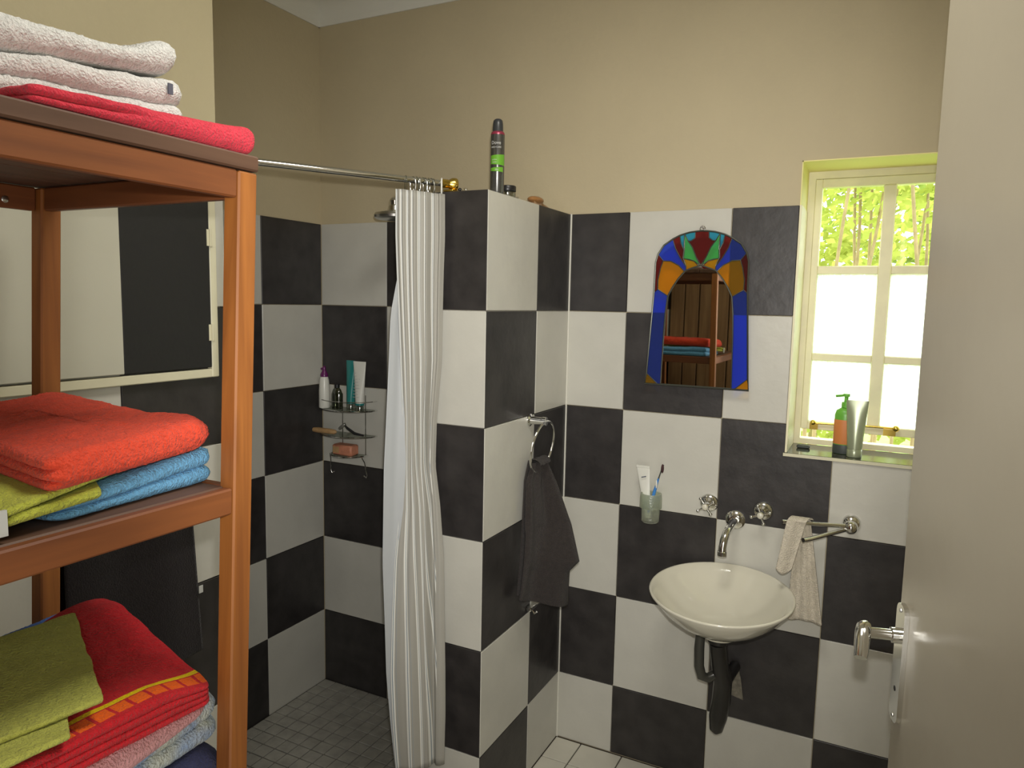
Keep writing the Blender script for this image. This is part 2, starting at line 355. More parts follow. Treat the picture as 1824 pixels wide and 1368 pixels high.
# coved cornice
def cornice(name, a, b, nx, ny):
    prof = [(0, -.09), (.006, -.09), (.010, -.075)]+[(.010+.075*(1-math.cos(t)), -.075+.068*math.sin(t)) for t in [i*math.pi/2/8 for i in range(9)]]+[(.095, -.006), (.095, 0), (0, 0)]
    rows = [[(p[0]+nx*d, p[1]+ny*d, CZ+h) for d, h in prof] for p in (a, b)]
    return struct(MB().grid(rows, closed=True, cap=True).build(name, 'ceil'))
cornice('trim_1', (-.009, .009), (XR, .009), 0, -1); cornice('trim_2', (-.009, .009), (-.009, -1.113), 1, 0); cornice('trim_3', (.665, -1.113), (.665, YF), 1, 0); cornice('trim_6', (-.009, -1.113), (.665, -1.113), 0, 1)
cornice('trim_4', (XR, .009), (XR, YF), -1, 0)

# wall tiles: each a bevelled slab of its own
_tm = {}
def tile(parent, org, ud, vd, nd, u0, u1, v0, v1, dark, th=.009, g=.0011, mats=('white_tile', 'dark_tile')):
    w, h = u1-u0-2*g, v1-v0-2*g
    if w < .006 or h < .006: return
    key = (round(w, 4), round(h, 4), dark, th, mats)
    if key not in _tm:
        o = MB().box((-w/2, -h/2, 0), (w/2, h/2, th), .0014).build('tile', mats[1 if dark else 0], smooth=False); _tm[key] = o.data; bpy.data.objects.remove(o)
    o = bpy.data.objects.new('tile', _tm[key]); C.objects.link(o)
    ud, vd, nd = Vector(ud), Vector(vd), Vector(nd); c = Vector(org)+ud*((u0+u1)/2)+vd*((v0+v1)/2)-nd*(th-random.uniform(0, .0006))
    mm = Matrix.Identity(4)
    for i in range(3): mm[i][0] = ud[i]; mm[i][1] = vd[i]; mm[i][2] = nd[i]; mm[i][3] = c[i]
    o.parent = parent; o.matrix_world = mm; return o
zr = [FZ]+[T*i for i in range(1, 7)]
X_, Y_, Z_ = (1, 0, 0), (0, 1, 0), (0, 0, 1)
for i, (a, b) in enumerate(((0, .335), (.335, .668), (.668, PX0))):
    for r in range(6): tile(wall_back, (0, 0, 0), X_, Z_, (0, -1, 0), a, b, max(T*r, .008), T*(r+1), (i+r) % 2 == 0)
for i, (a, b) in enumerate(((PX1, 1.331), (1.331, 1.664), (1.664, 1.998), (1.998, 2.331), (2.331, XR))):
    for r in range(6):
        dk = (i+r) % 2 == 1; z0, z1 = zr[r], zr[r+1]
        if b <= WX0 or z1 <= WZ0: tile(wall_back, (0, 0, 0), X_, Z_, (0, -1, 0), a, b, z0, z1, dk); continue
        if a < WX0 and z0 < WZ0:      # notched tile at the lower left window corner
            poly = [(a+.001, z0+.001), (b-.001, z0+.001), (b-.001, WZ0-.011), (WX0-.001, WZ0-.011), (WX0-.001, z1-.001), (a+.001, z1-.001)]
            MB().prism(poly, lambda p, h: (p[0], h, p[1]), 0.0, .009).build('tile', 'dark_tile' if dk else 'white_tile', wall_back, smooth=False); continue
        if a < WX0: tile(wall_back, (0, 0, 0), X_, Z_, (0, -1, 0), a, WX0, z0, z1, dk)
        elif z0 < WZ0: tile(wall_back, (0, 0, 0), X_, Z_, (0, -1, 0), a, b, z0, WZ0-.011, dk)
        if b > WX1: tile(wall_back, (0, 0, 0), X_, Z_, (0, -1, 0), max(a, WX1), b, z0, z1, dk)
for i, (a, b) in enumerate(((0, .331), (.331, .664), (.664, .997), (.997, 1.103))):
    for r in range(6): tile(wall_left, (0, 0, 0), (0, -1, 0), Z_, X_, a, b, max(T*r, .008), T*(r+1), (i+r) % 2 == 1)
for i, (a, b) in enumerate(((0, .261), (.261, .594))):      # side face of shower wall, from back wall outwards
    for r in range(6): tile(shower_wall, (PX1, 0, 0), (0, -1, 0), Z_, X_, a, b, zr[r], zr[r+1], (i+r) % 2 == 1)
for r in range(6): tile(shower_wall, (0, PY, 0), X_, Z_, (0, -1, 0), PX0, PX1, max(T*r, .008), T*(r+1), r % 2 == 1)
for r in range(6):
    for i, (a, b) in enumerate(((0, .261), (.261, .594))): tile(shower_wall, (PX0, 0, 0), (0, -1, 0), Z_, (-1, 0, 0), a, b, max(T*r, .008), T*(r+1), (i+r) % 2 == 0)
yj = [1.103, 1.386, 1.719, 2.052, 2.385, 2.718, 3.04]
for i in range(6):
    for r in range(6): tile(wall_lf, (.675, 0, 0), (0, -1, 0), Z_, X_, yj[i], yj[i+1], zr[r], zr[r+1], (i+r) % 2 == 0 and (i, r) != (1, 3))
for i, (a, b) in enumerate(((0, .333), (.333, .664))):       # return of the near wall, facing the shower
    for r in range(6): tile(wall_lf, (0, -1.103, 0), X_, Z_, Y_, a, b, max(T*r, .008), T*(r+1), (i+r) % 2 == 0)
# floor tiles, white with dark joints (the photo shows the corner below the basin)
for i in range(9):
    for j in range(16):
        x0 = 1.064+.156*i-.0; y0 = -.134*j-.0
        xa, xb = max(x0, PX1 if j < 5 else x0), min(x0+.156, XR)
        if xb-xa > .01: tile(floor, (0, 0, FZ), X_, (0, -1, 0), Z_, xa, xb, .134*j+.004, .134*(j+1)+.004 if j < 15 else .134*16, False, .007, .0022, ('floor_tile', 'dark_tile'))
for i in range(14):
    for j in range(14):
        a, b = .002+i*.0605, .002+(i+1)*.0605
        if j < 14 and not (a > .64 and j > 13): tile(floor_sh, (0, 0, .012), X_, (0, -1, 0), Z_, a, b, .002+j*.0605, .002+(j+1)*.0605, False, .006, .0022, ('mosaic', 'dark_tile'))

# ------------------------------------------------------------------ window
win = bpy.data.objects.new('window_1', None); C.objects.link(win); win.location = (2.098, .2, WZ0)
struct(win, 'six-pane painted window with obscure glass in the lower four panes')
WY = .2
mb = MB(); mb.box((WX0+.001, WY-.012, WZ0), (WX0+.024, WY+.03, WZ1)); mb.box((WX1-.024, WY-.012, WZ0), (WX1-.001, WY+.03, WZ1))
mb.box((WX0+.024, WY-.012, WZ1-.026), (WX1-.024, WY+.03, WZ1-.001)); mb.box((WX0+.024, WY-.012, WZ0+.001), (WX1-.024, WY+.03, WZ0+.018))
mb.build('window_frame', 'win_paint', win, smooth=False)
L0, L1, MC0, MC1 = WX0+.024, WX1-.024, 2.082, 2.118
mb = MB()   # sash rails and glazing bars
mb.box((L0+.001, WY-.02, WZ0+.052), (L0+.022, WY+.012, WZ1-.028), .002); mb.box((L1-.022, WY-.02, WZ0+.052), (L1-.001, WY+.012, WZ1-.028), .002)
mb.box((L0+.022, WY-.02, WZ1-.055), (L1-.022, WY+.012, WZ1-.028), .002); mb.box((L0+.022, WY-.02, WZ0+.052), (L1-.022, WY+.012, WZ0+.078), .002)
mb.build('sash', 'win_paint', win, smooth=False)
MB().box((MC0, WY-.026, WZ0+.078), (MC1, WY+.014, WZ1-.055), .003).build('mullion', 'win_paint', win, smooth=False)
for z0, z1 in ((1.800, 1.826), (1.522, 1.545)):
    for a, b in ((L0+.022, MC0), (MC1, L1-.022)): MB().box((a, WY-.022, z0), (b, WY+.012, z1), .002).build('glazing_bar', 'win_paint', win, smooth=False)
for zi, (z0, z1) in enumerate(((WZ0+.078, 1.522), (1.545, 1.800), (1.826, WZ1-.055))):
    for a, b in ((L0+.022, MC0), (MC1, L1-.022)):
        MB().box((a, WY-.003, z0), (b, WY+.001, z1)).build('pane', 'glass' if zi == 2 else 'frost_pane', win, smooth=False)
mb = MB().tube([(1.925, .168, 1.318), (2.10, .168, 1.322), (2.165, .168, 1.322)], .0035, 8); mb.ball((1.925, .165, 1.32), .009); mb.ball((2.165, .165, 1.322), .010)
mb.box((2.13, .16, 1.298), (2.165, .178, 1.318)); mb.box((1.915, .16, 1.298), (1.94, .178, 1.318)); mb.build('window_stay', 'brass', win)
# reveal lining above the tiles and the polished sill
mb = MB(); mb.box((WX0-.0, .0, TOP), (WX0+.003, WY-.012, WZ1)); mb.box((WX0, .0, WZ1-.003), (WX1, WY-.012, WZ1)); mb.build('window_reveal', 'reveal', win, smooth=False)
mb = MB(); mb.box((WX0+.0, .0, WZ0), (WX0+.006, WY-.012, TOP)); mb.box((WX1-.006, 0, WZ0), (WX1, WY-.012, TOP)); mb.build('side_lining', 'win_paint', win, smooth=False)
MB().box((WX0-.006, -.004, WZ0-.011), (WX1+.004, WY-.01, WZ0-.0005), .0012).build('window_sill', 'sill', win, smooth=False)
MB().box((WX0-.004, -.0065, WZ0-.011), (WX1+.004, -.004, WZ0-.0015)).build('sill_edge', 'frame_white', win, smooth=False)

# ------------------------------------------------------------------ access hatch on the near left wall
h = thing('access_hatch', (.675, -1.49, 1.4992), 'black and white painted access hatch in a white timber frame behind the shelf', 'hatch')
mb = MB(); mb.box((.676, -1.1639, 1.4992), (.694, -1.1436, 1.9696), .002); mb.box((.676, -1.8485, 1.4992), (.694, -1.1639, 1.5195), .002); mb.box((.676, -1.8485, 1.9486), (.694, -1.1639, 1.9696), .002); mb.box((.676, -1.869, 1.4992), (.694, -1.8485, 1.9696), .002)
mb.build('hatch_frame', 'frame_white', h, smooth=False)
MB().box((.677, -1.3907, 1.5237), (.6965, -1.1662, 1.945), .0015).build('black_panel', 'panel_black', h, smooth=False)
MB().box((.677, -1.845, 1.5237), (.698, -1.3921, 1.945), .0015).build('white_panel', 'panel_white', h, smooth=False)
hf_ = [c for c in h.children if c.name.startswith('hatch_frame')][0]
for z in (1.6056, 1.826):
    mb = MB().tube([(.699, -1.165, z-.02), (.699, -1.165, z+.02)], .0026, 8); mb.box((.694, -1.174, z-.019), (.6975, -1.156, z+.019)); mb.build('hinge', 'frame_white', hf_)

# ------------------------------------------------------------------ wooden shelf unit (slightly racked: it leans a little towards the window wall)
SH = .050
def rack(p): return Vector((p[0]+.003-.009*(p[2]-1.843), p[1]+.002+.056*(p[2]-1.843), p[2]))
shf = thing('shelf_unit', (1.05, -1.95, FZ), 'open orange-brown wooden shelf unit with towels on three levels', 'shelf')
SX0, SX1, SY1, SY0, PW = .8148, 1.3002, -1.6030, -2.30, .0336
def sbox(name, a, b, mat, ch=.0025): return MB().box(a, b, ch).build(name, mat, shf, smooth=False, fn=rack)
for x0 in (SX0, SX1-.030):
    for y0 in (SY1-PW, SY0): sbox('post', (x0, y0, FZ), (x0+.030, y0+PW, 1.8640), 'woodZ')
def level(zt, rail, top=False):
    b0 = zt-.022 if top else zt-.013
    rt = zt-.0226 if top else zt
    rb = rt-rail
    yA, yB = SY0+PW+.001, SY1-PW-.001
    xf = SX1-.0015
    sbox('rail', (xf-.016, yA, rb), (xf, yB, rt-.001), 'woodY'); sbox('rail', (SX0+.0015, yA, rb), (SX0+.0175, yB, rt-.001), 'woodY')
    sbox('rail', (SX0+.0305, SY1-PW+.003, rb), (SX1-.0305, SY1-PW+.019, rt-.001), 'woodX'); sbox('rail', (SX0+.0305, SY0+.014, rb), (SX1-.0305, SY0+.030, rt-.001), 'woodX')
    xa, xb = (SX0-.003, SX1+.0015) if top else (SX0+.019, SX1-.019)
    ya, yb = (SY0-.003, SY1+.002) if top else (SY0+PW, SY1-PW)
    n = 5
    for k in range(n):
        w = (xb-xa)/n; sbox('board', (xa+w*k+.0005, ya, b0), (xa+w*(k+1)-.0005, yb, zt-.0005), 'woodEdge')
level(1.8883, .0394, True); level(1.4211, .038); level(.9086, .038); level(.36, .038)
mb = MB(); mb.lathe([(.0001, .0026), (.003, .0026), (.0055, .0011), (.0057, 0)], (SX0+.0180, -1.687, 1.839), 20, 'X'); mb.build('screw', 'steel', shf, fn=rack)

# ------------------------------------------------------------------ towels
def fbm(p, s): return noise.noise(Vector(p)*s)
def slab(mb, quad, z0, hh, layers=2, rad=None, n=(64, 40), seed=0, bump=.006, fuzz=.0016, bul=.55, topfn=None, uvf=None, lay=None):
    """folded towel: bilinear plan quad (FL, FR, BR, BL), base heights and thicknesses per corner, edge bulging once per layer"""
    FL, FR, BR, BL = [Vector((*q, 0)) for q in quad]
    if isinstance(z0, (int, float)): z0 = [z0]*4
    if isinstance(hh, (int, float)): hh = [hh]*4
    def bil(vals, a, b): return (vals[0]*(1-a)+vals[1]*a)*(1-b)+(vals[3]*(1-a)+vals[2]*a)*b
    lx = ((FR-FL).length+(BR-BL).length)/2; ly = ((BL-FL).length+(BR-FR).length)/2
    hav = sum(hh)/4; rc = rad or min(.03, hav*.5)
    ring = []; nx, ny = n; q = 7
    cs = [(lx-rc, rc, -90), (lx-rc, ly-rc, 0), (rc, ly-rc, 90), (rc, rc, 180)]
    def seg(p0, p1, k): return [(p0[0]+(p1[0]-p0[0])*i/k, p0[1]+(p1[1]-p0[1])*i/k) for i in range(1, k)]
    for c, (cx, cy, a0) in enumerate(cs):
        arc = [(cx+rc*math.cos(math.radians(a0+90*i/q)), cy+rc*math.sin(math.radians(a0+90*i/q))) for i in range(q+1)]
        ring += arc
        cx2, cy2, a2 = cs[(c+1) % 4]; nxt = (cx2+rc*math.cos(math.radians(a2)), cy2+rc*math.sin(math.radians(a2)))
        ring += seg(arc[-1], nxt, (ny if c % 2 == 0 else nx))
    def inset(p, d):
        x, y = p; cx, cy = lx/2, ly/2
        sx = max(0, (lx/2-d)/(lx/2)); sy = max(0, (ly/2-d)/(ly/2)); return (cx+(x-cx)*sx, cy+(y-cy)*sy)
    prof = [(lx*.3, 0), (rc*2.2, 0), (rc, 0)]
    per = 8; K = per*max(layers, 2)
    for i in range(K+1):
        q_ = i/K; L = min(layers-1, int(q_*layers)); t = math.pi*(q_*layers-L)
        insN = (hav/layers)*bul*(1-math.sin(t)); hN = (L+(1-math.cos(t))/2)/layers
        ins1 = hav*bul*.8*(1-math.sin(math.pi*q_)); h1 = (1-math.cos(math.pi*q_))/2
        prof.append((insN, hN, ins1, h1))
    e0 = max(hav*bul, rc*.4)+.0015
    k = 14; mx = min(lx, ly)/2
    for i in range(k+1): prof.append((e0+(mx-e0-.001)*i/k, 1))
    rows = []; uvs = []
    for pr_ in prof:
        row = []
        for p in ring:
            if len(pr_) == 4:
                wg = lay(p[0]/lx, p[1]/ly) if lay else 1.0
                d = pr_[0]*wg+pr_[2]*(1-wg); hgt = pr_[1]*wg+pr_[3]*(1-wg)
            else: d, hgt = pr_
            x, y = inset(p, d); a, b = x/lx, y/ly
            P = FL.lerp(FR, a).lerp(BL.lerp(BR, a), b)
            zz, th = bil(z0, a, b), bil(hh, a, b)
            w = fbm((x+seed*3.1, y*1.0+seed, hgt*.2), 7)*bump*2*hgt + fbm((x*3+seed, y*3, 4.2), 7)*bump*.8*hgt
            if topfn: w += topfn(a, b)*hgt
            z = zz+th*hgt+w
            out = Vector((P.x, P.y, z))
            if fuzz:
                fuzz_ = fuzz*.8
                e = noise.noise(Vector((P.x*310, P.y*310, z*310+seed)))*fuzz_
                e2 = fbm((P.x, P.y, z*2+seed), 28)*.0022
                cpt = (FL+FR+BR+BL)/4; dr = Vector((P.x-cpt.x, P.y-cpt.y, 0)).normalized() if d < rc*1.5 else Vector((0, 0, 0))
                lift = 1 if hgt > .02 else 0
                out += dr*(e+e2)+Vector((0, 0, abs(e)+e2*.6))*lift
            row.append(tuple(out)); uvs.append((x, y) if hgt > .5 else (x, y))
        rows.append(row)
    n0 = len(mb.v); mb.grid(rows, closed=True, cap=True)
    if mb.uv is None: mb.uv = []
    mb.uv += uvs
    return mb
def towel(name, mat, label, group, *slabs, tagspec=None):
    mb = MB()
    for kw in slabs: slab(mb, **kw)
    o = mb.build(name, mat, smooth=True, ang=3.2); tag(o, label, 'towel', group); return o
G1, G2, G3 = 'towels on the top shelf', 'towels on the middle shelf', 'towels on the lowest visible shelf'
# top shelf
ZS = 1.9635
dip = lambda a, b: .023*max(0, (a-.86)/.14)**1.0-.007*math.sin(a*math.pi)
towel('folded_towel', 'tw_white', 'white fluffy towel with small grey tag, lying directly on the top shelf', G1,
      dict(quad=((1.1943, -2.103), (1.2016, -1.6249), (0.979, -1.6358), (0.979, -2.103)), z0=1.8893, hh=(0.0401, 0.1058, 0.1058, 0.0401), layers=3, seed=1, bump=0.00365, n=(110, 50), bul=0.42, fuzz=0.00297))
towel('folded_towel', 'tw_white', 'white fluffy towel with upturned end, topmost of the pile on the top shelf', G1,
      dict(quad=((1.1907, -2.103), (1.2053, -1.6395), (0.9863, -1.6431), (0.979, -2.103)), z0=(1.932, 1.9985, 1.9985, 1.932), hh=(0.073, 0.0292, 0.0292, 0.073), layers=1, seed=2, bump=0.00292, n=(110, 50), bul=0.4, topfn=dip, fuzz=0.00297))
towel('folded_towel', 'tw_red', 'coral pink-red folded hand towel along the front edge of the top shelf', G1,
      dict(quad=((1.3031, -1.9096), (1.3046, -1.6008), (1.2162, -1.6008), (1.2162, -1.9096)), z0=1.8893, hh=(0.0175, 0.0365, 0.0365, 0.019), layers=2, lay=lambda a, b: max(0, min(1, (.5-a)*5)), seed=3, bump=0.00146, n=(90, 20), bul=0.5, rad=0.00876, fuzz=0.00068))
tg = MB().box((1.202, -1.6643, 1.9685), (1.2042, -1.657, 1.9831)).build('garment_tag', 'label_grey', None, smooth=False); tag(tg, 'small grey woven tag on the lower white towel', 'tag')
tg.parent = bpy.data.objects['folded_towel']; [tg.__delitem__(k) for k in ('category',)]
# middle shelf
ZM = 1.3235
towel('folded_towel', 'tw_blue', 'sky blue fluffy folded towel at the bottom of the middle shelf pile', G2,
      dict(quad=((1.271, -1.884), (1.2527, -1.6446), (0.9936, -1.6446), (0.9936, -1.9278)), z0=1.4221, hh=(0.0219, 0.0482, 0.0482, 0.0292), layers=2, seed=4, bump=0.00292, n=(80, 50), fuzz=0.00255))
towel('folded_towel', 'tw_green', 'lime green thin folded towel between orange and blue towels', G2,
      dict(quad=((1.2892, -1.9789), (1.26, -1.7818), (1.0082, -1.6796), (0.9936, -1.9862)), z0=(1.4429, 1.4692, 1.4707, 1.4502), hh=(0.0102, 0.0088, 0.0088, 0.0102), layers=1, seed=5, bump=0.00146, n=(70, 50), fuzz=0.00085),
      dict(quad=((1.2819, -1.9935), (1.2768, -1.8329), (1.052, -1.738), (0.9936, -2.0008)), z0=(1.4313, 1.4429, 1.4619, 1.4415), hh=(0.0117, 0.0131, 0.0073, 0.0102), layers=1, seed=6, bump=0.00146, n=(70, 50), fuzz=0.00085))
towel('folded_towel', 'tw_orange', 'orange-red fluffy folded towel topmost on the middle shelf', G2,
      dict(quad=((1.2892, -1.9001), (1.2637, -1.6541), (0.8914, -1.6468), (0.8914, -1.8548)), z0=(1.4619, 1.4736, 1.4794, 1.4736), hh=(0.0365, 0.0423, 0.0467, 0.0453), layers=3, seed=8, bump=0.00365, n=(110, 70), bul=0.5, fuzz=0.00289, lay=lambda a, b: max(0, 1 - a * 14)))
tg = MB().box((1.2827, -1.9658, 1.4291), (1.287, -1.9468, 1.4575)).build('care_label', 'label_white', None, smooth=False)
tg.parent = bpy.data.objects['folded_towel.004']; tg['label'] = 'white care label hanging from the lime green towel'
# lowest visible shelf
ZL = .6215
towel('folded_towel', 'tw_navy', 'navy blue folded towel at the bottom of the lowest pile', G3,
      dict(quad=((1.2929, -1.8986), (1.2819, -1.6592), (1.0082, -1.6504), (0.9936, -1.9278)), z0=0.9097, hh=(0.1241, 0.1241, 0.1241, 0.1241), layers=2, seed=9, bump=0.00292, n=(70, 40)))
towel('folded_towel', 'tw_floral', 'pale blue and cream mottled folded towel above the navy one', G3,
      dict(quad=((1.271, -1.8548), (1.2673, -1.6541), (1.0082, -1.6504), (0.9936, -1.884)), z0=1.0363, hh=(0.0365, 0.0693, 0.0657, 0.0365), layers=2, seed=10, bump=0.00438, n=(70, 40), fuzz=0.00297))
towel('folded_towel', 'tw_blue2', 'mid blue towel end showing behind the crimson towel', G3,
      dict(quad=((1.1104, -1.811), (1.1104, -1.6417), (0.8768, -1.6417), (0.8768, -1.811)), z0=1.1071, hh=0.0401, layers=1, seed=11, bump=0.00219, n=(40, 30)))
towel('folded_towel', 'tw_pink', 'pale pink folded towel under the crimson towel', G3,
      dict(quad=((1.3002, -2.03), (1.2746, -1.6833), (1.125, -1.6796), (1.0082, -2.03)), z0=(1.04, 1.0852, 1.1071, 1.04), hh=(0.0876, 0.0219, 0.0161, 0.073), layers=1, seed=12, bump=0.00292, n=(70, 40), fuzz=0.00128))
hump = lambda a, b: .026*math.exp(-((a-.93)/.22)**2-((b-.85)/.35)**2)-.015*math.exp(-((a-1)/.2)**2-((b-0)/.3)**2)
towel('bath_towel', 'tw_crimson', 'crimson folded towel with yellow stripe and orange squares along its front edge', G3,
      dict(quad=((1.3148, -2.0446), (1.2819, -1.6796), (1.0082, -1.665), (0.9936, -2.0446)), z0=(1.1458, 1.1042, 1.1495, 1.1495), hh=(0.0401, 0.0438, 0.0328, 0.0401), layers=4, seed=13, bump=0.00292, n=(90, 60), topfn=hump, fuzz=0.00068, bul=0.35))
towel('hand_towel', 'tw_olive', 'olive green folded hand towel lying on the crimson towel', G3,
      dict(quad=((1.3111, -2.0665), (1.3148, -1.9096), (1.052, -1.7526), (1.0082, -2.0665)), z0=(1.1904, 1.1823, 1.1896, 1.1933), hh=0.0073, layers=1, seed=15, bump=0.0011, n=(70, 50), fuzz=0.00085),
      dict(quad=((1.2673, -2.0665), (1.2892, -1.8512), (1.0374, -1.7271), (1.0082, -2.0665)), z0=(1.1984, 1.1904, 1.1991, 1.202), hh=0.0073, layers=1, seed=14, bump=0.0011, n=(70, 50), fuzz=0.00085))

# hanging cloth sheet helper: rows over height, columns over width, thickness by second face
def sheet(fn, nu, nv, th=.004):
    mb = MB(); fr = [[Vector(fn(i/nu, j/nv)) for i in range(nu+1)] for j in range(nv+1)]
    bk = []
    for j in range(nv+1):
        r = []
        for i in range(nu+1):
            a = fr[j][min(i+1, nu)]-fr[j][max(i-1, 0)]; b = fr[min(j+1, nv)][i]-fr[max(j-1, 0)][i]
            nn = a.cross(b); nn = nn.normalized() if nn.length > 1e-9 else Vector((0, 1, 0)); r.append(fr[j][i]+nn*th)
        bk.append(r)
    rows = [fr[j]+bk[j][::-1] for j in range(nv+1)]
    mb.grid(rows, closed=True, cap=False)
    n = 2*(nu+1)
    for j in (0, nv):
        for i in range(nu): mb.f.append((j*n+i, j*n+i+1, j*n+n-2-i, j*n+n-1-i))
    return mb

# dark towel on a rail on the near left wall
t = thing('wall_towel_rail', (.675, -1.4, 1.19), 'short rail fixed to the left wall behind the shelf', 'rail')
MB().tube([(.705, -1.575, 1.1965), (.705, -1.255, 1.1965)], .006, 10).build('bar', 'steel', t)
for y in (-1.56, -1.265): MB().lathe([(.012, 0), (.012, .005), (.006, .009), (.006, .032)], (.6755, y, 1.1965), 16, 'X').build('bracket', 'steel', t)
def dk(u, v):
    y = -1.5475+.300*u; x = .7155+.003*math.sin(u*11)+.006*v; z = 1.2045-.35*v
    if v < .04: x = .705+.0115*math.sin(v/.04*1.57)
    return (x, y+.014*v*(1 if u > .5 else -.4), z-.012*(abs(u-.5)*2)**8*(1-v))
n_ = sheet(dk, 50, 50, .003)
def dkb(u, v): return (.693-.003*v, -1.5475+.294*u, 1.2032-.32*v)
ob_ = sheet(dkb, 20, 20, .003); n_.add(ob_.v, ob_.f); n_.box((.694, -1.544, 1.2035), (.7135, -1.252, 1.2075), .0015)
o = n_.build('bath_towel', 'tw_black', ang=3.2); tag(o, 'black bath towel hanging on the left wall behind the shelf', 'towel')
lb = MB().box((.7235, -1.2455, .998), (.7255, -1.234, 1.016), .0008).build('care_label', 'label_white', None, smooth=False); lb.parent = o; lb['label'] = 'small white label on the edge of the black towel'

# ------------------------------------------------------------------ curtain rod, curtain
RA = Vector((.985, -.575, 2.0205)); RD = Vector((-.273, -.457, 0)); RN = RD.normalized()
rod = thing('curtain_rod', RA, 'chrome shower curtain rod running from the half wall to behind the shelf', 'curtain rod')
kk = (1.1025-.575)/.457
MB().tube([RA+RN*.01, RA+RD*kk*.5, RA+RD*kk], .0088, 16).build('rod', 'chrome', rod)
fr_ = MB(); a_ = RA-RN*.012
rows = []
side = RN.orthogonal().normalized(); up = RN.cross(side)
for r_, d_ in ((.0095, .040), (.0125, .038), (.0125, .020), (.011, .017), (.0175, .006), (.0185, .0), (.0185, -.006), (.004, -.0065)):
    rows.append([a_+RN*d_+side*r_*math.cos(2*math.pi*j/24)+up*r_*math.sin(2*math.pi*j/24) for j in range(24)])
fr_.grid(rows, closed=True, cap=True).build('flange', 'brass', rod)
MB().box((.972, -.590, TOP+.0005), (1.004, -.560, TOP+.006), .001).build('foot', 'brass', rod)
e2 = RA+RD*kk; MB().lathe([(.022, 0), (.022, .006), (.011, .012), (.011, .03)], (e2.x-.01, -1.1025, e2.z), 20, 'Y').build('wall_flange', 'chrome', rod)

cur = thing('shower_curtain', (.92, -.66, .2), 'bunched pale striped shower curtain hanging beside the half wall', 'curtain')
YP = [(1.994,.900,-.717,1.003,.996,.900,-.717), (1.868,.900,-.717,1,.998,.901,-.715), (1.775,.902,-.714,1,.995,.900,-.717), (1.652,.905,-.709,1,.993,.888,-.738), (1.525,.908,-.704,1,.992,.885,-.742),
      (1.350,.912,-.697,1,.977,.881,-.749), (1.215,.911,-.699,1,.974,.878,-.755), (1.100,.908,-.703,1,.991,.877,-.756), (.940,.900,-.718,1,1.006,.876,-.758), (.770,.896,-.724,1,1.010,.879,-.752),
      (.600,.894,-.727,1,1.015,.882,-.748), (.455,.897,-.722,1,1.017,.888,-.737), (.350,.901,-.716,1,1.015,.894,-.728), (.25,.905,-.709,1,1.015,.900,-.718)]
def prow(z, c):
    for i in range(len(YP)-1):
        if z >= YP[i+1][0]:
            t_ = min(1, max(0, (z-YP[i+1][0])/(YP[i][0]-YP[i+1][0]))); return YP[i+1][c]*(1-t_)+YP[i][c]*t_
    return YP[-1][c]
def cf(u, v):
    zt = 1.992-.006*u; zb = .300-.012*(1-u); z = zt+(zb-zt)*v; k = 1-v
    x = prow(z, 1)*(1-u)+prow(z, 4)*u; y = prow(z, 2)*(1-u)-.614*u
    d = .0035*math.sin(u*52+.6)*k**2 + .007*math.sin(u*11+.4)*(.4+.6*v) + .0045*math.sin(u*24+1)*(1-.7*v)
    d += (.008+.010*v)*math.exp(-((u-.74)/.05)**2) - .006*math.exp(-((u-.66)/.04)**2) - .012*math.sin(math.pi*u)
    return (x+.6*d*-.3, y+d*.9-.004, z)
NU, NV = 150, 80
mb = sheet(cf, NU, NV, .0012)
uv = []
for j in range(NV+1):
    v = j/NV
    def ss(x, a, b): x = min(1, max(0, (x-a)/(b-a))); return x*x*(3-2*x)
    w_ = ss(v, .15, .85); D = 2.6*(1-.6*ss(v, .45, 1.0))
    def s(u): return (1-w_)*8.2*min(u, .82)+w_*(3.1*min(u, .84)+D*ss(u, .40, .82))+.62
    row = [(s(i/NU), v if i/NU < .835 else 3+v) for i in range(NU+1)]
    uv += row+row[::-1]
mb.uv = uv; mb.build('striped_panel', 'curtain', cur, ang=3.2)
def lf(u, v):
    z = 1.985+(.22-1.985)*v; x0, y0 = prow(z, 5), prow(z, 6); x1, y1 = prow(z, 1)+.05, prow(z, 2)+.075
    w_ = .006*math.sin(u*9+v)+.003*math.sin(u*23+2)*(1-v)
    return (x0+(x1-x0)*u-w_*.8+.004, y0+(y1-y0)*u+w_*.4+.012, z)
sheet(lf, 40, 50, .0012).build('liner', 'liner', cur, ang=3.2)
def ring(c, r, mat, th=.0016, tilt=.2):
    ax = RN; s1 = Vector((0, 0, 1)); s1 = (s1-ax*s1.dot(ax)).normalized(); s2 = ax.cross(s1)
    axx = (ax+s2*tilt).normalized(); s2 = (s2-axx*s2.dot(axx)).normalized(); s1 = s2.cross(axx)
    return MB().tube([c+s1*r*1.25*math.cos(t)+s2*r*.8*math.sin(t) for t in [2*math.pi*i/20 for i in range(20)]], th, 6, closed=True).build('ring', mat, cur)
for i, px in enumerate((.045, .098, .112, .128, .145, .160, .178, .196, .215, .255)):
    c = RA+RD*px*1.0+Vector((0, 0, -.014)); 
    if i == 0: ring(RA+RD*.050+Vector((0, 0, -.014)), .0215, 'white_plastic', .0026, .5)
    else: ring(c, .0185, 'clear_plastic' if i % 2 else 'steel', .0017, .25*math.sin(i*2.3))

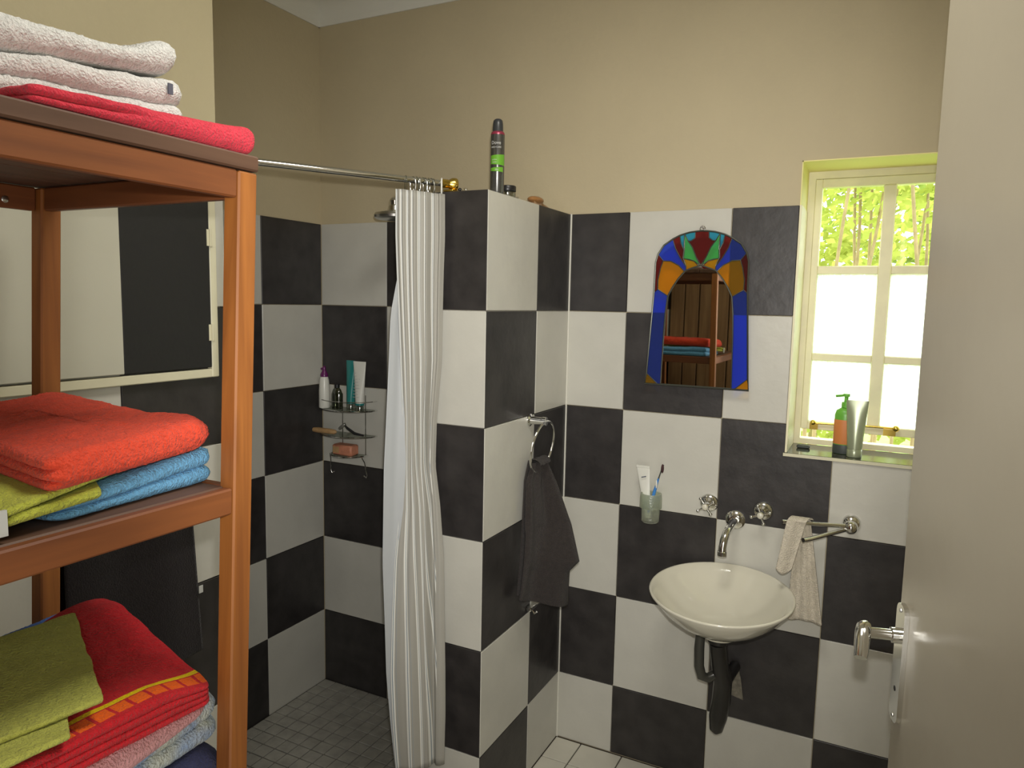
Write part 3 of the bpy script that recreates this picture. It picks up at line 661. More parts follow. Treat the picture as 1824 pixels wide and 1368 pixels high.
# ------------------------------------------------------------------ shower head
sh = thing('overhead_shower', (.55, -.30, 2.03), 'round chrome shower head half hidden behind the curtain', 'shower head')
MB().lathe([(.0005, 1.972), (.064, 1.972), (.070, 1.976), (.072, 1.984), (.068, 1.992), (.040, 1.998), (.024, 2.003), (.0005, 2.004)], (.556, -.25, 0), 36).build('rose', 'steel', sh)
MB().lathe([(.024, 2.003), (.022, 2.018), (.017, 2.022), (.019, 2.036), (.013, 2.045), (.0005, 2.048)], (.556, -.25, 0), 24).build('swivel', 'chrome', sh)
MB().tube([(.556, -.25, 2.035), (.56, -.23, 2.055), (.575, -.15, 2.065), (.59, .002, 2.055)], .009, 12).build('arm', 'chrome', sh)
MB().lathe([(.026, -.0005), (.026, -.006), (.014, -.014), (.0005, -.0145)], (.59, 0.009, 2.055), 20, 'Y').build('wall_flange', 'chrome', sh)

# ------------------------------------------------------------------ things on top of the half wall
t = thing('deodorant_can', (1.088, -.535, TOP), 'tall dark deodorant spray can with green band on the half wall', 'spray can')
cz = TOP+.0006; cc = (1.098, -.503, cz)
MB().lathe([(.0005, 0), (.0185, 0), (.0200, .003), (.0200, .160), (.0198, .162)], cc, 32).build('body', 'can', t)
MB().lathe([(.0200, .162), (.0196, .165), (.0182, .169), (.0160, .171)], cc, 32).build('shoulder_ring', 'can_pink', t)
MB().lathe([(.0150, .171), (.0152, .177), (.0146, .193), (.0128, .202), (.0085, .206), (.0005, .2065)], cc, 32).build('cap', 'can_cap', t)
def wrap(name, a0, a1, z0, z1, mat, slant=0, r=.0203):
    n = 14; rows = []
    for k in range(2):
        row = []
        for i in range(n+1):
            a = a0+(a1-a0)*i/n; zz = (z0+slant*(1-i/n)) if k == 0 else (z1+slant*.0-slant*(1-i/n)*.9)
            row.append((cc[0]+r*math.cos(a), cc[1]+r*math.sin(a), cz+zz))
        rows.append(row)
    return MB().grid(rows).build(name, mat, t)
A0 = math.atan2(CAM.y+.503, CAM.x-1.098)
wrap('green_print', A0-1.15, A0+1.25, .076, .107, 'can_green', .004)
wrap('lower_print', A0-1.1, A0+.9, .058, .072, 'can_green', .003)
def text(parent, body, c, xdir, ydir, size, mat, bend=None, name='lettering'):
    cu = bpy.data.curves.new(name, 'FONT'); cu.body = body; cu.size = size; cu.align_x = 'CENTER'; cu.extrude = .00015; cu.resolution_u = 2
    ot = bpy.data.objects.new(name, cu); C.objects.link(ot); bpy.context.view_layer.update()
    me = bpy.data.meshes.new_from_object(ot); bpy.data.objects.remove(ot)
    xd, yd = Vector(xdir).normalized(), Vector(ydir).normalized(); nd = xd.cross(yd); c = Vector(c)
    for v in me.vertices:
        if bend:
            ax, r = bend; a = v.co.x/r; base = math.atan2(c.y-ax[1], c.x-ax[0])
            v.co = Vector((ax[0]+(r+v.co.z)*math.cos(base+a), ax[1]+(r+v.co.z)*math.sin(base+a), c.z+v.co.y))
        else: v.co = c+xd*v.co.x+yd*v.co.y+nd*v.co.z
    me.materials.clear(); me.materials.append(M[mat]); o = bpy.data.objects.new(name, me); C.objects.link(o)
    if parent: attach(o, parent)
    return o
def cantext(body, ang, z, size): text(t, body, (cc[0]+.0203*math.cos(A0+ang), cc[1]+.0203*math.sin(A0+ang), cz+z), (1,0,0), (0,0,1), size, 'print_grey', bend=((cc[0], cc[1]), .0204))
cantext('Dove', -.25, .134, .0135); cantext('MEN+CARE', -.25, .124, .0062); cantext('EXTRA', -.45, .090, .0048); cantext('FRESH', -.45, .083, .0048); cantext('48h', -.1, .062, .007)

t = thing('cream_jar', (1.085, -.47, TOP), 'small clear jar with black lid behind the deodorant can', 'jar')
jc = (1.092, -.425, TOP+.0006)
MB().lathe([(.0005, 0), (.022, 0), (.024, .003), (.024, .014), (.022, .016)], jc, 28).build('body', 'clear_plastic', t)
MB().lathe([(.024, .0165), (.025, .018), (.025, .031), (.0235, .033), (.0005, .033)], jc, 28).build('lid', 'black', t)
t = thing('nail_clippers', (1.085, -.34, TOP), 'small silver clippers lying between jar and hairbrush', 'clippers')
mb = MB(); mb.box((1.075, -.405, TOP+.0005), (1.09, -.33, TOP+.004), .001); mb.tube([(1.082, -.40, TOP+.008), (1.084, -.34, TOP+.012)], .003, 8); mb.build('body', 'steel', t)
tag_h = thing('hairbrush', (1.08, -.27, TOP), 'amber brown oval brush lying on the half wall beside the wall corner', 'brush')
hd_ = MB().ball((1.088, -.222, TOP+.020), .043, 24, .5, 1.0, .27).build('head', 'brown', tag_h)
mb = MB()
for i in range(5):
    for j in range(8): mb.tube([(1.073+i*.006, -.248+j*.007, TOP+.0006), (1.073+i*.006, -.248+j*.007, TOP+.014)], .0012, 5)
b_ = mb.build('bristles', 'tan', hd_); b_['kind'] = 'stuff'
MB().tube([(1.086, -.185, TOP+.018), (1.078, -.15, TOP+.013), (1.068, -.09, TOP+.009)], [.007, .006, .0075], 10).build('handle', 'brown', tag_h)
t = thing('chrome_plug', (1.02, -.565, TOP), 'tiny shiny metal plug on the half wall beside the brass flange', 'plug')
MB().lathe([(.0005, 0), (.009, 0), (.009, .003), (.005, .005), (.005, .009), (.0005, .0105)], (1.035, -.572, TOP+.0006), 16).build('body', 'chrome', t)
MB().ball((1.016, -.572, TOP+.0062), .0055, 12).build('cap', 'black', t)

# ------------------------------------------------------------------ corner caddy and its contents
cad = thing('shower_caddy', (.15, -.05, 1.05), 'three-tier chrome wire caddy with glass shelves in the shower corner', 'caddy')
def arcshelf(z, x0, x1, dep, name='shelf'):
    pts = [(x0, -.006)]+[(x0+(x1-x0)*(1-math.cos(t))/2, -.006-dep*math.sin(t)) for t in [math.pi*i/20 for i in range(1, 20)]]+[(x1, -.006)]
    o = MB().prism(pts, lambda p, h: (p[0], p[1], h), z-.003, z).build(name, 'clear_plastic', cad)
    e = MB().tube([(p[0], p[1], z-.0015) for p in pts], .0028, 8).build('shelf_rim', 'chrome', o)
arcshelf(1.243, .022, .292, .105); arcshelf(1.137, .018, .292, .105); arcshelf(1.052, .078, .245, .09)
for x in (.115, .235):
    MB().tube([(x, -.008, 1.30), (x, -.008, 1.05)], .0022, 8).build('wire', 'chrome', cad)
for x, s in ((.085, -1), (.262, 1)):
    MB().tube([(x-s*.006, -.06, 1.052), (x, -.05, 1.03), (x+s*.003, -.045, 1.0), (x+s*.006, -.04, .975), (x+s*.001, -.04, .965), (x-s*.012, -.04, .972)], .0022, 8).build('hook', 'chrome', cad)
pts = [(.022+.27*(1-math.cos(t))/2, -.006-.108*math.sin(t), 1.280) for t in [math.pi*i/16 for i in range(17)]]
MB().tube(pts, .0014, 6).build('guard_rail', 'chrome', cad)
t = thing('foam_bottle', (.078, -.07, 1.2436), 'white bottle with purple nozzle, leftmost on the top caddy shelf', 'bottle')
MB().lathe([(.0005, 0), (.0215, 0), (.023, .004), (.0225, .07), (.019, .115), (.0155, .128)], (.068, -.066, 1.2436), 24).build('body', 'white_plastic', t)
mb = MB().lathe([(.0155, .128), (.0160, .138), (.010, .150), (.007, .158), (.007, .168), (.0005, .174)], (.068, -.066, 1.2436), 20); mb.tube([(.068, -.066, 1.407), (.058, -.075, 1.404)], .004, 8); mb.build('nozzle', 'purple', t)
t = thing('gel_bottle', (.13, -.06, 1.2436), 'clear grey-green gel bottle with black cap on the top caddy shelf', 'bottle')
MB().lathe([(.0005, 0), (.023, 0), (.025, .004), (.025, .060), (.018, .078), (.010, .086)], (.128, -.058, 1.2436), 24, sy=.7).build('body', 'gel', t)
MB().lathe([(.011, .086), (.011, .100), (.0005, .101)], (.128, -.058, 1.2436), 18).build('cap', 'black', t)
def tubeshape(name_, body_mat, cap_mat, c, w, h, dx=0, capw=.017):
    rows = []
    for i in range(13):
        k = i/12; z = c[2]+.024+(h-.024)*k; rx = capw*(1-k)+w*k; ry = capw*(1-k**1.5)+.0016*k**1.5
        rows.append([(c[0]+dx*k+rx*math.cos(a), c[1]+ry*math.sin(a), z) for a in [2*math.pi*j/28 for j in range(28)]])
    MB().grid(rows, closed=True, cap=True).build('body', body_mat, name_)
    MB().lathe([(.0005, 0), (capw, 0), (capw+.0005, .002), (capw+.0005, .022), (capw-.001, .0238)], c, 24).build('cap', cap_mat, name_)
t = thing('teal_tube', (.19, -.06, 1.2436), 'teal green squeeze tube standing behind the white one on the caddy', 'tube'); tubeshape(t, 'teal', 'clear_plastic', (.186, -.042, 1.2436), .022, .200)
t = thing('white_tube', (.24, -.07, 1.2436), 'white squeeze tube with clear cap, rightmost on the top caddy shelf', 'tube'); tubeshape(t, 'white_plastic', 'clear_plastic', (.248, -.062, 1.2436), .032, .200)
MB().lathe([(.0178, .0235), (.0186, .024), (.0190, .031), (.0180, .0315)], (.248, -.062, 1.2436), 24).build('teal_band', 'teal', t)
for k in range(9): MB().box((.240-.012, -.0815+.0018*k*.9, 1.30+k*.012), (.240+.018-.004*(k % 3), -.0810+.0018*k*.9, 1.3018+k*.012)).build('print_line', 'print_grey', t, smooth=False)
t = thing('razor', (.20, -.07, 1.1376), 'black razor lying on the middle caddy shelf beside the brush', 'razor')
MB().tube([(.262, -.055, 1.1425), (.225, -.068, 1.150), (.195, -.075, 1.170), (.182, -.077, 1.182)], [.004, .006, .005, .003], 10).build('handle', 'black', t)
MB().box((.160, -.092, 1.166), (.196, -.080, 1.176), .001).build('blade_head', 'steel', t, fn=lambda p: Vector((.178+(p.x-.178)*.8-(p.z-1.171)*.6, p.y, 1.178+(p.z-1.171)*.8+(p.x-.178)*.6)))
t = thing('nail_brush', (.09, -.07, 1.1376), 'tan oval nail brush on the middle caddy shelf', 'brush')
MB().tube([(.020+.0, -.085, 1.1495), (.026, -.085, 1.1498), (.05, -.085, 1.150), (.11, -.085, 1.150), (.138, -.085, 1.150), (.146, -.085, 1.1495)], [.003, .0095, .0115, .0115, .0095, .003], 14).build('body', 'tan', t)
t = thing('soap_bar', (.16, -.05, 1.0526), 'orange block of soap on the lowest caddy shelf', 'soap')
MB().box((.112, -.075, 1.0525), (.212, -.022, 1.096), .006).build('bar', 'soap', t)
MB().box((.118, -.0755, 1.062), (.150, -.0748, 1.088), .0002).build('stamp', 'tan', t)

# ------------------------------------------------------------------ towel ring on the half wall with charcoal towel
tr = thing('towel_ring', (PX1, -.285, 1.32), 'chrome towel ring on the side of the half wall', 'towel ring')
MB().lathe([(.020, 0), (.020, .004), (.012, .008), (.012, .045), (.014, .047), (.014, .060), (.0005, .0605)], (PX1+.0003, -.300, 1.318), 24, 'X').build('post', 'chrome', tr)
RC = Vector((1.168, -.300, 1.236)); 
MB().tube([RC+Vector((math.cos(t_)*.012, math.sin(t_)*.082, math.cos(t_)*.082)) for t_ in [2*math.pi*i/48 for i in range(48)]], .0042, 10, closed=True).build('ring', 'chrome', tr)
def ti(v, P):
    for k in range(len(P)-1):
        if v <= P[k+1][0]:
            t_ = (v-P[k][0])/(P[k+1][0]-P[k][0]); t_ = t_*t_*(3-2*t_); return Vector(P[k][1]).lerp(Vector(P[k+1][1]), t_)
    return Vector(P[-1][1])
TL = [(0, (1.150, -.338, 1.188)), (.12, (1.142, -.365, 1.13)), (.4, (1.142, -.375, .98)), (1, (1.146, -.405, .762))]
TR = [(0, (1.172, -.262, 1.188)), (.12, (1.19, -.235, 1.12)), (.45, (1.235, -.225, .985)), (.68, (1.285, -.262, .872)), (.76, (1.255, -.262, .835)), (1, (1.245, -.235, .705))]
def tw(u, v):
    p = ti(v, TL).lerp(ti(v, TR), u); k = .004+.012*min(1, v*2)
    return (p.x+k*math.sin(u*7+v*2.5)+.006*math.sin(u*17)*(1-v), p.y-k*.6*math.sin(u*7+v*2.5), p.z-.006*math.sin(u*3.1)*v)
mb = sheet(tw, 60, 60, .006)
def twb(u, v):
    p = ti(v*.97, TL).lerp(ti(v*.9, TR), u*.86); return (p.x*.0+1.136+.05*u*v, p.y+.012, p.z+.004)
b2 = sheet(twb, 40, 40, .005); mb.add(b2.v, b2.f)
rows = []
for i in range(13):
    a = math.pi*i/12; rows.append([(1.158+.022*math.cos(a)*-1+.002, -.300-.040+.078*k/14, 1.182+.018*math.sin(a)+.0015*math.sin(k)) for k in range(15)])
mb.grid(rows)
o = mb.build('hand_towel', 'tw_dark', ang=3.2); tag(o, 'charcoal grey hand towel hanging from the chrome ring', 'towel')
t = thing('wall_hook', (PX1, -.267, .683), 'small silver hook under the charcoal towel on the half wall', 'hook')
mb = MB(); mb.box((PX1+.0004, -.295, .678), (PX1+.018, -.245, .692), .002); mb.tube([(PX1+.01, -.268, .68), (PX1+.02, -.268, .664), (PX1+.028, -.268, .672)], .003, 8); mb.build('body', 'chrome', t)

# ------------------------------------------------------------------ mirror with stained glass surround
mir = thing('wall_mirror', (1.577, -.02, 1.68), 'arched wall mirror with stained glass surround of blue, amber, green and maroon', 'mirror')
MY, MXC = -.030, 1.581
TY, TX = .004, .0       # hangs a touch askew: turned and leaning forward
def mp(p, h):
    x, z = p; return (x, MY-h-(x-MXC)*TY-(z-1.43)*TX, z)
def conv(q):               # traced drawing units (left half) -> wall metres
    x, y = q; return (MXC-(490-x)*.000437, 1.431+(1220-y)*.000455)
Lp = {'corner_a': ('g_amber', [(112,1214),(119,1140),(205,1214)]),
 'blue_low': ('g_blue', [(119,1140),(152,560),(180,535),(258,582),(245,700),(238,860),(230,1214),(205,1214)]),
 'maroon_side': ('g_maroon', [(152,560),(156,345),(172,288),(212,335),(195,385),(178,470),(180,535)]),
 'amber_big': ('g_amber', [(212,335),(270,338),(330,368),(374,410),(330,460),(290,520),(258,582),(180,535),(178,470),(195,385)]),
 'blue_up': ('g_blue', [(172,288),(213,226),(278,184),(300,250),(340,318),(384,375),(384,402),(374,410),(330,368),(270,338),(212,335)]),
 'maroon_up': ('g_maroon', [(278,184),(328,160),(338,215),(362,262),(358,320),(384,375),(340,318),(300,250)]),
 'cyan_sliver': ('g_cyan', [(328,160),(362,150),(362,262),(338,215)]),
 'green_leaf': ('g_green', [(362,150),(392,200),(425,245),(455,312),(482,366),(440,338),(362,320),(366,262)]),
 'amber_small': ('g_amber', [(362,320),(400,326),(440,338),(474,372),(430,386),(384,402),(384,375)]),
 'cyan_top': ('g_cyan', [(362,150),(400,140),(442,135),(440,180),(412,200),(392,200)]),}
cent = [(442,135),(490,131),(538,135),(540,180),(568,200),(588,200),(555,245),(525,312),(490,362),(455,312),(425,245),(392,200),(412,200),(440,180)]
def refl(pts): return [(980-x, y) for x, y in pts][::-1]
came = MB()
def shrink(pts, k=.94):
    cx = sum(p[0] for p in pts)/len(pts); cy = sum(p[1] for p in pts)/len(pts); return pts
def addpane(pts, mat):
    w = [conv(p) for p in pts]
    MB().prism(w, mp, 0, .003).build('glass_piece', mat, mir, smooth=False)
    came.tube([mp(p, .003) for p in w], .0017, 6, closed=True)
for k, (mt_, pts) in Lp.items(): addpane(pts, mt_); addpane(refl(pts), mt_)
addpane(cent, 'g_maroon')
inner = [(230,1214),(238,860),(245,700),(258,582),(290,520),(330,460),(374,410),(384,402),(430,386),(474,372),(490,369)]
inner = inner+refl(inner)[1:]
wi = [conv(p) for p in inner]
MB().prism(wi, mp, .0, .0028).build('mirror_glass', 'mirror', mir, smooth=False)
outer = [(108,1218),(119,1140),(152,560),(156,345),(172,288),(213,226),(278,184),(328,160),(362,150),(400,140),(442,135),(490,131)]
outer = outer+refl(outer)[1:]
came.tube([mp(conv(p), .003) for p in outer], .0028, 8, closed=True); came.tube([mp(p, .0035) for p in wi], .0024, 8, closed=True)
came.build('lead_came', 'lead', mir)
top = conv((490, 130)); MB().tube([(top[0]+.008*math.cos(a), mp(top, .001)[1], top[1]+.006+.008*math.sin(a)) for a in [2*math.pi*i/16 for i in range(16)]], .0018, 6, closed=True).build('hanging_loop', 'steel', mir)
MB().lathe([(.0035, .034), (.0035, 0)], (top[0], mp(top, .001)[1]-.004, top[1]+.010), 10, 'Y').build('hanging_nail', 'steel', mir)

# ------------------------------------------------------------------ tumbler with tube and toothbrush
t = thing('tumbler_holder', (1.46, -.06, .97), 'frosted glass tumbler in a clear wall ring left of the taps', 'tumbler')
tc_ = (1.459, -.058, .972)
MB().lathe([(.0005, 0), (.024, 0), (.0285, .004), (.0300, .05), (.0310, .098), (.0292, .098), (.0280, .05), (.026, .008), (.0005, .006)], tc_, 32).build('glass', 'frost_cup', t)
MB().lathe([(.0315, .048), (.0365, .050), (.0365, .082), (.0345, .098), (.0318, .098), (.0315, .05)], tc_, 32).build('holder_ring', 'frost_cup', t)
MB().box((1.449, -.027, 1.028), (1.469, .0, 1.048), .002).build('bracket', 'chrome', t)
t = thing('toothpaste_tube', (1.445, -.06, .99), 'white toothpaste tube leaning in the frosted tumbler', 'toothpaste')
rows = []
for i in range(13):
    k = i/12; z = .985+.172*k; rx = .010*(1-k)+.023*k; ry = .010*(1-k)+.0012*k
    rows.append([(1.450-.026*k+rx*math.cos(a), -.056+.008*k+ry*math.sin(a), z) for a in [2*math.pi*j/24 for j in range(24)]])
MB().grid(rows, closed=True, cap=True).build('body', 'white_plastic', t)
MB().box((1.402, -.0505, 1.150), (1.448, -.0465, 1.158), .0006).build('crimp', 'white_plastic', t)
MB().box((1.424, -.0608, 1.120), (1.440, -.0590, 1.1235), .0003).build('print_mark', 'label_grey', t, fn=lambda p: Vector((p.x, p.y, p.z+(p.x-1.43)*.3)))
t = thing('toothbrush', (1.47, -.06, .99), 'blue and white toothbrush with dark bristles standing in the tumbler', 'toothbrush')
a_, b_ = Vector((1.446, -.058, .985)), Vector((1.484, -.066, 1.125))
MB().tube([a_.lerp(b_, k/6) for k in range(7)], [.004, .0048, .005, .0052, .0055, .004, .0026], 10).build('handle', 'blue_plastic', t)
MB().tube([b_.lerp(Vector((1.498, -.068, 1.172)), k/4) for k in range(5)], [.0024, .002, .002, .003, .0032], 8).build('neck', 'grey_pl', t)
MB().ball((1.4965, -.070, 1.160), .015, 14, .33, .36, 1.0).build('bristles', 'bristle', t)
MB().ball((1.478, -.068, 1.105), .009, 10, .4, .4, 1.6).build('white_grip', 'white_plastic', t)

# ------------------------------------------------------------------ taps, spout, basin
def tap(x, z, label, rot):
    t = thing('cross_tap', (x, 0, z), label, 'tap', 'cross taps above the basin')
    tb_ = MB().lathe([(.0005, -.0003), (.030, -.0003), (.030, -.004), (.026, -.009), (.020, -.012), (.019, -.020), (.012, -.024), (.010, -.048), (.012, -.050), (.012, -.060), (.009, -.064), (.0005, -.066)], (x, 0, z), 28, 'Y').build('base', 'chrome', t)
    for k in range(4):
        a = rot+k*math.pi/2; d = Vector((math.cos(a), 0, math.sin(a))); c0 = Vector((x, -.055, z))
        mb = MB().tube([c0+d*.008, c0+d*.020, c0+d*.025], [.0045, .0032, .0032], 10); mb.ball(c0+d*.029, .0058, 12); mb.build('spoke', 'chrome', t)
    MB().ball((x, -.066, z), .010, 14, 1, .55, 1).build('button', 'ceramic', tb_)
tap(1.638, 1.050, 'left chrome cross-handle tap above the basin, on the white tile', .62)
tap(1.808, 1.048, 'right chrome cross-handle tap above the basin, on the dark tile', .35)
t = thing('basin_spout', (1.724, 0, 1.005), 'curved chrome spout projecting from the wall over the basin', 'spout')
MB().lathe([(.0005, -.0003), (.031, -.0003), (.031, -.005), (.025, -.011), (.017, -.014), (.016, -.022)], (1.724, 0, 1.006), 28, 'Y').build('flange', 'chrome', t)
sp_ = MB().tube([(1.724, -.015, 1.006), (1.724, -.05, 1.008), (1.722, -.085, 1.003), (1.718, -.112, .992), (1.714, -.128, .972), (1.712, -.134, .950), (1.712, -.135, .938)], [.0135, .0125, .012, .012, .012, .0122, .0125], 18).build('pipe', 'chrome', t)
MB().lathe([(.013, 0), (.0145, .001), (.0145, .014), (.013, .015), (.0128, .02)], (1.712, -.135, .924), 20).build('aerator', 'chrome', sp_)

BR = .210; BX, BY, BZ = 1.728, -.2155, .838
def btilt(p): return Vector((p.x, p.y, p.z+(p.y-BY)*.08*min(1, max(0, (p.z-BZ+.135)/.10))))
bas = thing('wash_basin', (BX, 0, BZ-.16), 'round ivory ceramic bowl basin mounted on the tiled wall', 'basin')
prof = [(.0005, -.136), (.050, -.135), (.052, -.128), (.060, -.122), (.095, -.108), (.135, -.083), (.170, -.052), (.193, -.022), (BR, -.002), (BR+.001, .002), (BR-.002, .0045), (BR-.007, .003),
        (.188, -.018), (.165, -.046), (.130, -.074), (.090, -.096), (.050, -.108), (.022, -.111), (.0005, -.111)]
MB().lathe(prof, (BX, BY, BZ), 72).build('bowl', 'ceramic', bas, ang=1.2, fn=btilt)
MB().lathe([(.022, -.1105), (.0215, -.108), (.010, -.1075), (.0005, -.107)], (BX, BY, BZ), 24).build('waste', 'chrome', bas)
MB().box((BX-.03, -.075, BZ-.125), (BX+.03, -.0004, BZ-.10), .004).build('wall_bracket', 'ceramic', bas)
pp = thing('waste_pipe', (BX, -.18, .4), 'black plastic waste trap and hose below the basin', 'pipe')
bz = BZ-.137
MB().lathe([(.0005, 0), (.030, 0), (.030, -.018), (.024, -.024), (.0005, -.025)], (BX, BY, bz+.0005), 24).build('waste_nut', 'rubber', pp)
MB().tube([(BX+.0, BY, bz-.02), (BX+.006, BY+.02, bz-.10), (BX+.010, BY+.06, bz-.17), (BX+.006, BY+.075, bz-.24), (BX-.002, BY+.08, bz-.30), (BX-.006, BY+.08, bz-.345), (BX-.006, BY+.08, bz-.358)], [.026, .027, .028, .029, .028, .020, .006], 20).build('trap', 'rubber', pp)
MB().tube([(BX-.052, BY-.005, bz+.010), (BX-.055, BY+.0, bz-.05), (BX-.054, BY+.005, bz-.11), (BX-.046, BY+.01, bz-.142), (BX-.028, BY+.02, bz-.150), (BX-.008, BY+.03, bz-.135)], [.014, .0155, .0155, .0155, .015, .014], 16).build('overflow_hose', 'greypipe', pp)
MB().tube([(BX+.008, BY+.07, bz-.20), (BX+.015, -.08, bz-.185), (BX+.022, -.012, bz-.182)], .018, 16).build('wall_outlet', 'rubber', pp)
poly = [(1.712, .515), (1.735, .520), (1.762, .505), (1.770, .47), (1.780, .405), (1.745, .412), (1.715, .425), (1.708, .47)]
MB().prism(poly, lambda p, h: (p[0], h, p[1]), -.0035, -.0004).build('cement_patch', 'cement', wall_back)['label'] = 'rough grey cement patch around the waste outlet'

# ------------------------------------------------------------------ towel bars beside the basin with a cream flannel
tb = thing('swivel_towel_rail', (2.057, 0, 1.05), 'chrome swivel towel rail right of the basin', 'towel rail')
MB().lathe([(.0005, -.0003), (.026, -.0003), (.026, -.005), (.021, -.012), (.014, -.016), (.014, -.03)], (2.063, 0, 1.048), 28, 'Y').build('rose', 'chrome', tb)
MB().ball((2.063, -.042, 1.046), .020, 20).build('pivot_ball', 'chrome', tb)
MB().tube([(2.050, -.048, 1.050), (1.99, -.075, 1.052), (1.915, -.105, 1.054), (1.880, -.118, 1.055)], .0065, 12).build('arm', 'chrome', tb)
MB().tube([(2.050, -.05, 1.040), (2.01, -.10, 1.034), (1.96, -.165, 1.028), (1.945, -.185, 1.028)], .0065, 12).build('arm', 'chrome', tb)
def fl1(u, v):
    z = 1.066-.150*v; x = 1.893+.085*u*(.62-.12*v)-.022*v; return (x, -.128-.008*math.sin(u*4+1)-.008*v, z-.016*math.sin(u*3.14)*v)
mb = sheet(fl1, 24, 30, .005)
def fl2(u, v):
    z = 1.060-.312*v; x = 1.914+(.040+.050*v)*u-.008*v; x += .008*(u)*v
    return (x, -.085-.007*math.sin(u*13+1)*(.3+.7*v), z-.004*math.sin(u*9)*v)
s2 = sheet(fl2, 36, 40, .005); mb.add(s2.v, s2.f)
rows = []
for i in range(9):
    a = math.pi*i/8; rows.append([(1.893+.052*k/10+.018*i/8, -.128+.021*(1-math.cos(a))-.002, 1.064+.010*math.sin(a)) for k in range(11)])
mb.grid(rows); o = mb.build('face_cloth', 'flannel', ang=3.2); tag(o, 'cream face cloth draped over the chrome swivel rail', 'cloth')

# ------------------------------------------------------------------ window sill things
t = thing('pump_bottle', (2.01, .1, WZ0), 'green pump bottle with orange label on the window sill', 'bottle')
sz = WZ0+.0005
pc = (2.022, .085, sz)
MB().lathe([(.0005, 0), (.028, 0), (.030, .003), (.030, .120), (.026, .134), (.014, .142), (.011, .144)], pc, 28, sy=.75).build('body', 'green_plastic', t)
MB().lathe([(.0303, .030), (.0306, .031), (.0306, .105), (.0303, .106)], pc, 28, sy=.75).build('label', 'orange_label', t)
MB().lathe([(.0303, .0005), (.0307, .002), (.0307, .027), (.0303, .028)], pc, 28, sy=.75).build('foot_band', 'grey_pl', t)
mb = MB().lathe([(.013, .144), (.013, .160), (.006, .162), (.006, .176), (.010, .178), (.010, .186), (.0005, .187)], pc, 20); mb.tube([(pc[0], pc[1], sz+.182), (pc[0]-.030, pc[1]-.01, sz+.178)], .004, 8); mb.build('pump', 'green_plastic', t)
t = thing('standing_tube', (2.06, .07, WZ0), 'silver-green squeeze tube standing on its cap beside the pump bottle', 'tube')
tubeshape(t, 'silver_tube', 'grey_pl', (2.055, .045, sz), .031, .172, 0, .021)
bpy.data.objects[t.children[-1].name].data.materials[0] = M['silver_tube']
t = thing('small_comb', (1.90, .1, WZ0), 'small dark oblong thing lying at the left end of the sill', 'comb')
MB().box((1.885, .095, sz), (1.925, .115, sz+.010), .003).build('body', 'grey_pl', t)

# ------------------------------------------------------------------ door leaf
HP = Vector((2.168, -1.012, 0)); DD = Vector((math.sin(math.radians(15)), -math.cos(math.radians(15)), 0)); DN = Vector((-DD.y*-1, DD.x*-1, 0))
DN = Vector((-math.cos(math.radians(15)), -math.sin(math.radians(15)), 0))
def dm(p): # local: x along leaf from free edge, y out of visible face, z up
    return HP+DD*p.x+DN*p.y+Vector((0, 0, p.z))
door = bpy.data.objects.new('door_1', None); C.objects.link(door); door.location = (HP+DD*.38+Vector((0, 0, FZ))); struct(door, 'beige gloss painted door leaf standing open at the right')
MB().box((0, -.038, FZ+.008), (.78, 0, 2.42), .002).build('door_leaf', 'doorpaint', door, smooth=False, fn=dm)
PZ = 1.10
def rr(w, h, r, n=5):
    pts = []
    for cx, cy, a0 in ((w/2-r, h/2-r, 0), (-w/2+r, h/2-r, 90), (-w/2+r, -h/2+r, 180), (w/2-r, -h/2+r, 270)):
        pts += [(cx+r*math.cos(math.radians(a0+90*i/n)), cy+r*math.sin(math.radians(a0+90*i/n))) for i in range(n+1)]
    return pts
hd = MB().prism(rr(.042, .205, .016), lambda p, h: (p[0]+.030, h, p[1]+PZ), .0002, .008).build('handle_plate', 'chrome', door, smooth=False, fn=dm)
LZ = 1.148
hl = MB().lathe([(.013, .008), (.013, .020), (.0095, .021), (.0095, .058), (.011, .060), (.011, .068), (.0005, .069)], (.030, 0, LZ), 24, 'Y')
hl.tube([(.026, .060, LZ+.009), (.034, .064, LZ+.010), (.046, .068, LZ+.004), (.056, .071, LZ-.008), (.066, .074, LZ-.020), (.072, .076, LZ-.027)], [.0100, .0120, .0125, .0120, .0115, .010], 16)
hl.build('door_handle', 'chrome', door, fn=dm)
MB().lathe([(.0005, .0085), (.0045, .0085), (.0045, .0082)], (.030, 0, PZ-.045), 14, 'Y').build('keyhole', 'black', hd, fn=dm)
for z in (PZ+.092, PZ-.092): MB().lathe([(.004, .008), (.0035, .0095), (.0005, .0098)], (.030, 0, z), 12, 'Y').build('screw', 'steel', hd, fn=dm)
# right wall doorway lining
mb = MB(); mb.box((XR-.012, DY1-.0, FZ), (XR+.2, DY1+.035, 2.15)); mb.box((XR-.012, DY0-.035, FZ), (XR+.2, DY0, 2.15)); mb.box((XR-.012, DY0, 2.12), (XR+.2, DY1, 2.15))
struct(mb.build('trim_5', 'frame_white', smooth=False))
struct(box((XR+.19, DY0-.1, -.1), (XR+.25, DY1+.1, 2.3)).build('door_2', 'doorpaint', smooth=False))

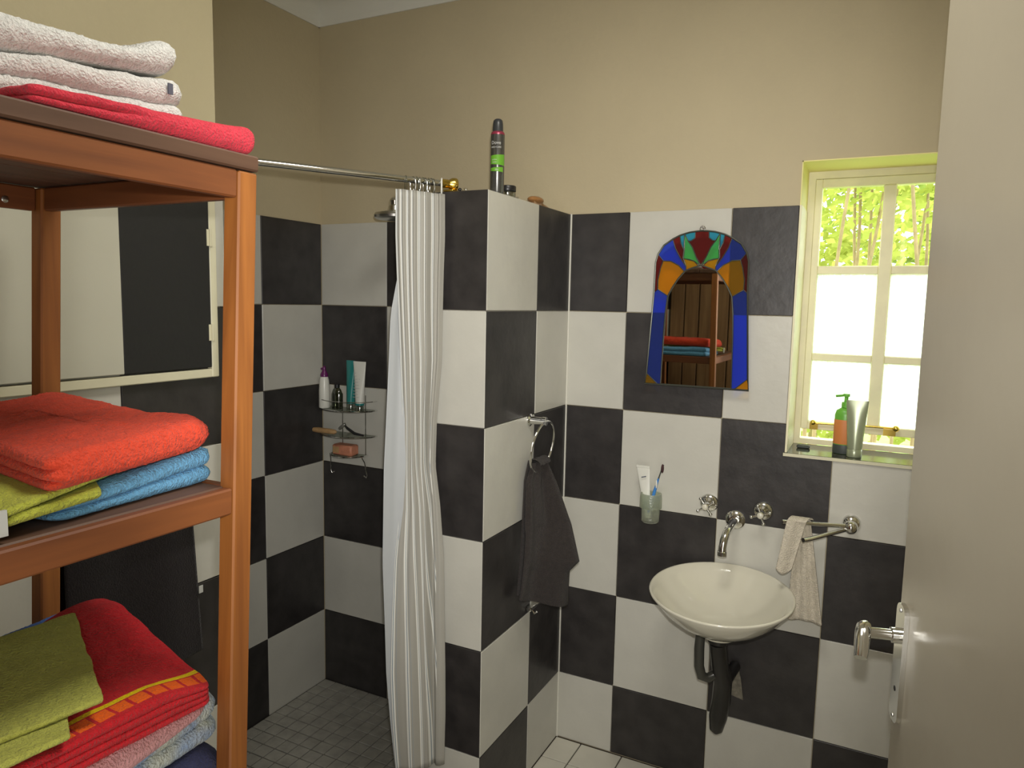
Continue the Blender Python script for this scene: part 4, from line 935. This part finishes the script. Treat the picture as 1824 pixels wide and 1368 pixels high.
# ------------------------------------------------------------------ plank cupboard behind the camera, seen in the mirror
pc_ = thing('plank_screen', (1.0, -2.98, FZ), 'brown vertical plank screen seen only in the mirror', 'screen')
x = .69; k = 0
while x < 1.75:
    w = .105; MB().box((x, -2.995, FZ), (x+w-.008, -2.965, 2.35), .003).build('plank', 'plank', pc_, smooth=False); x += w; k += 1
for z in (.5, 1.98): MB().box((.69, -2.963, z), (1.74, -2.94, z+.10), .003).build('batten', 'plank', pc_, smooth=False)
lamp = thing('fill_lamp_fixture', (1.75, -1.45, 2.87), 'added square white housing for the ceiling fill light, out of view', 'lamp')  # unseen fixture added to go with the overhead fill
MB().box((1.48, -1.72, 2.835), (2.02, -1.18, 2.869), .004).build('housing', 'ceil', lamp, smooth=False)

# ------------------------------------------------------------------ garden outside
struct(box((-8, .3, -.3), (12, 25, -.2)).build('floor_garden', 'grass', smooth=False), 'lawn outside the window')
def crown(name, c, r, n, mat, lab, trunkpts, tr_=.03, big=1.0):
    t = thing(name, (c[0], c[1], -.2), lab, 'tree', 'garden trees outside the window')
    rnd = random.Random(int(c[0]*100)); v = []; f = []
    for i in range(n):
        d = Vector((rnd.gauss(0, 1), rnd.gauss(0, 1), rnd.gauss(0, 1))).normalized()*rnd.random()**.45
        p = Vector(c)+Vector((d.x*r[0], d.y*r[1], d.z*r[2])); a = Vector((rnd.gauss(0, 1), rnd.gauss(0, 1), rnd.gauss(0, .6))).normalized(); b = a.orthogonal().normalized()
        L, w = rnd.uniform(.05, .10)*big, rnd.uniform(.018, .03)*big; k = len(v)
        v += [p, p+a*L*.5+b*w, p+a*L, p+a*L*.5-b*w]; f.append((k, k+1, k+2, k+3))
    mb = MB(); mb.add(v, f); o = mb.build('foliage', mat, t, smooth=False); o['kind'] = 'stuff'
    for pts in trunkpts: MB().tube(pts, [tr_*(1-.5*i/len(pts)) for i in range(len(pts))], 8).build('trunk', 'bark', t)
trk = []
rnd = random.Random(3)
for i in range(13):
    x0 = 1.66+.06*i+rnd.uniform(-.04, .04); lean = rnd.uniform(-.35, .3); y = 2.4+rnd.uniform(-.5, .9)
    trk.append([(x0+lean*k/6+.03*math.sin(k+i), y+.03*math.cos(k*2), -.2+3.6*k/6) for k in range(7)])
crown('garden_tree', (2.1, 2.7, 2.75), (.8, .45, .62), 1500, M['leaf'], 'many-stemmed tree just outside the window', trk, .013)
crown('garden_tree', (2.9, 4.6, 1.9), (1.3, .6, 1.1), 1300, M['leaf'], 'sunlit shrub to the right outside the window', [[(2.9, 4.6, -.2), (2.9, 4.6, 1.5)]], .04, 1.4)
crown('garden_tree', (1.5, 6.0, 1.7), (1.7, .9, 1.6), 3000, M['leaf'], 'light green bush farther back in the garden', [[(1.5, 6, -.2), (1.5, 6, 1.5)]], .05, 1.8)
crown('garden_tree', (2.6, 8.5, 3.2), (2.8, 1.2, 2.6), 3300, M['leaf2'], 'darker tree crown at the back of the garden', [[(2.6, 8.5, -.2), (2.65, 8.5, 2), (2.6, 8.5, 4)]], .08, 2.2)
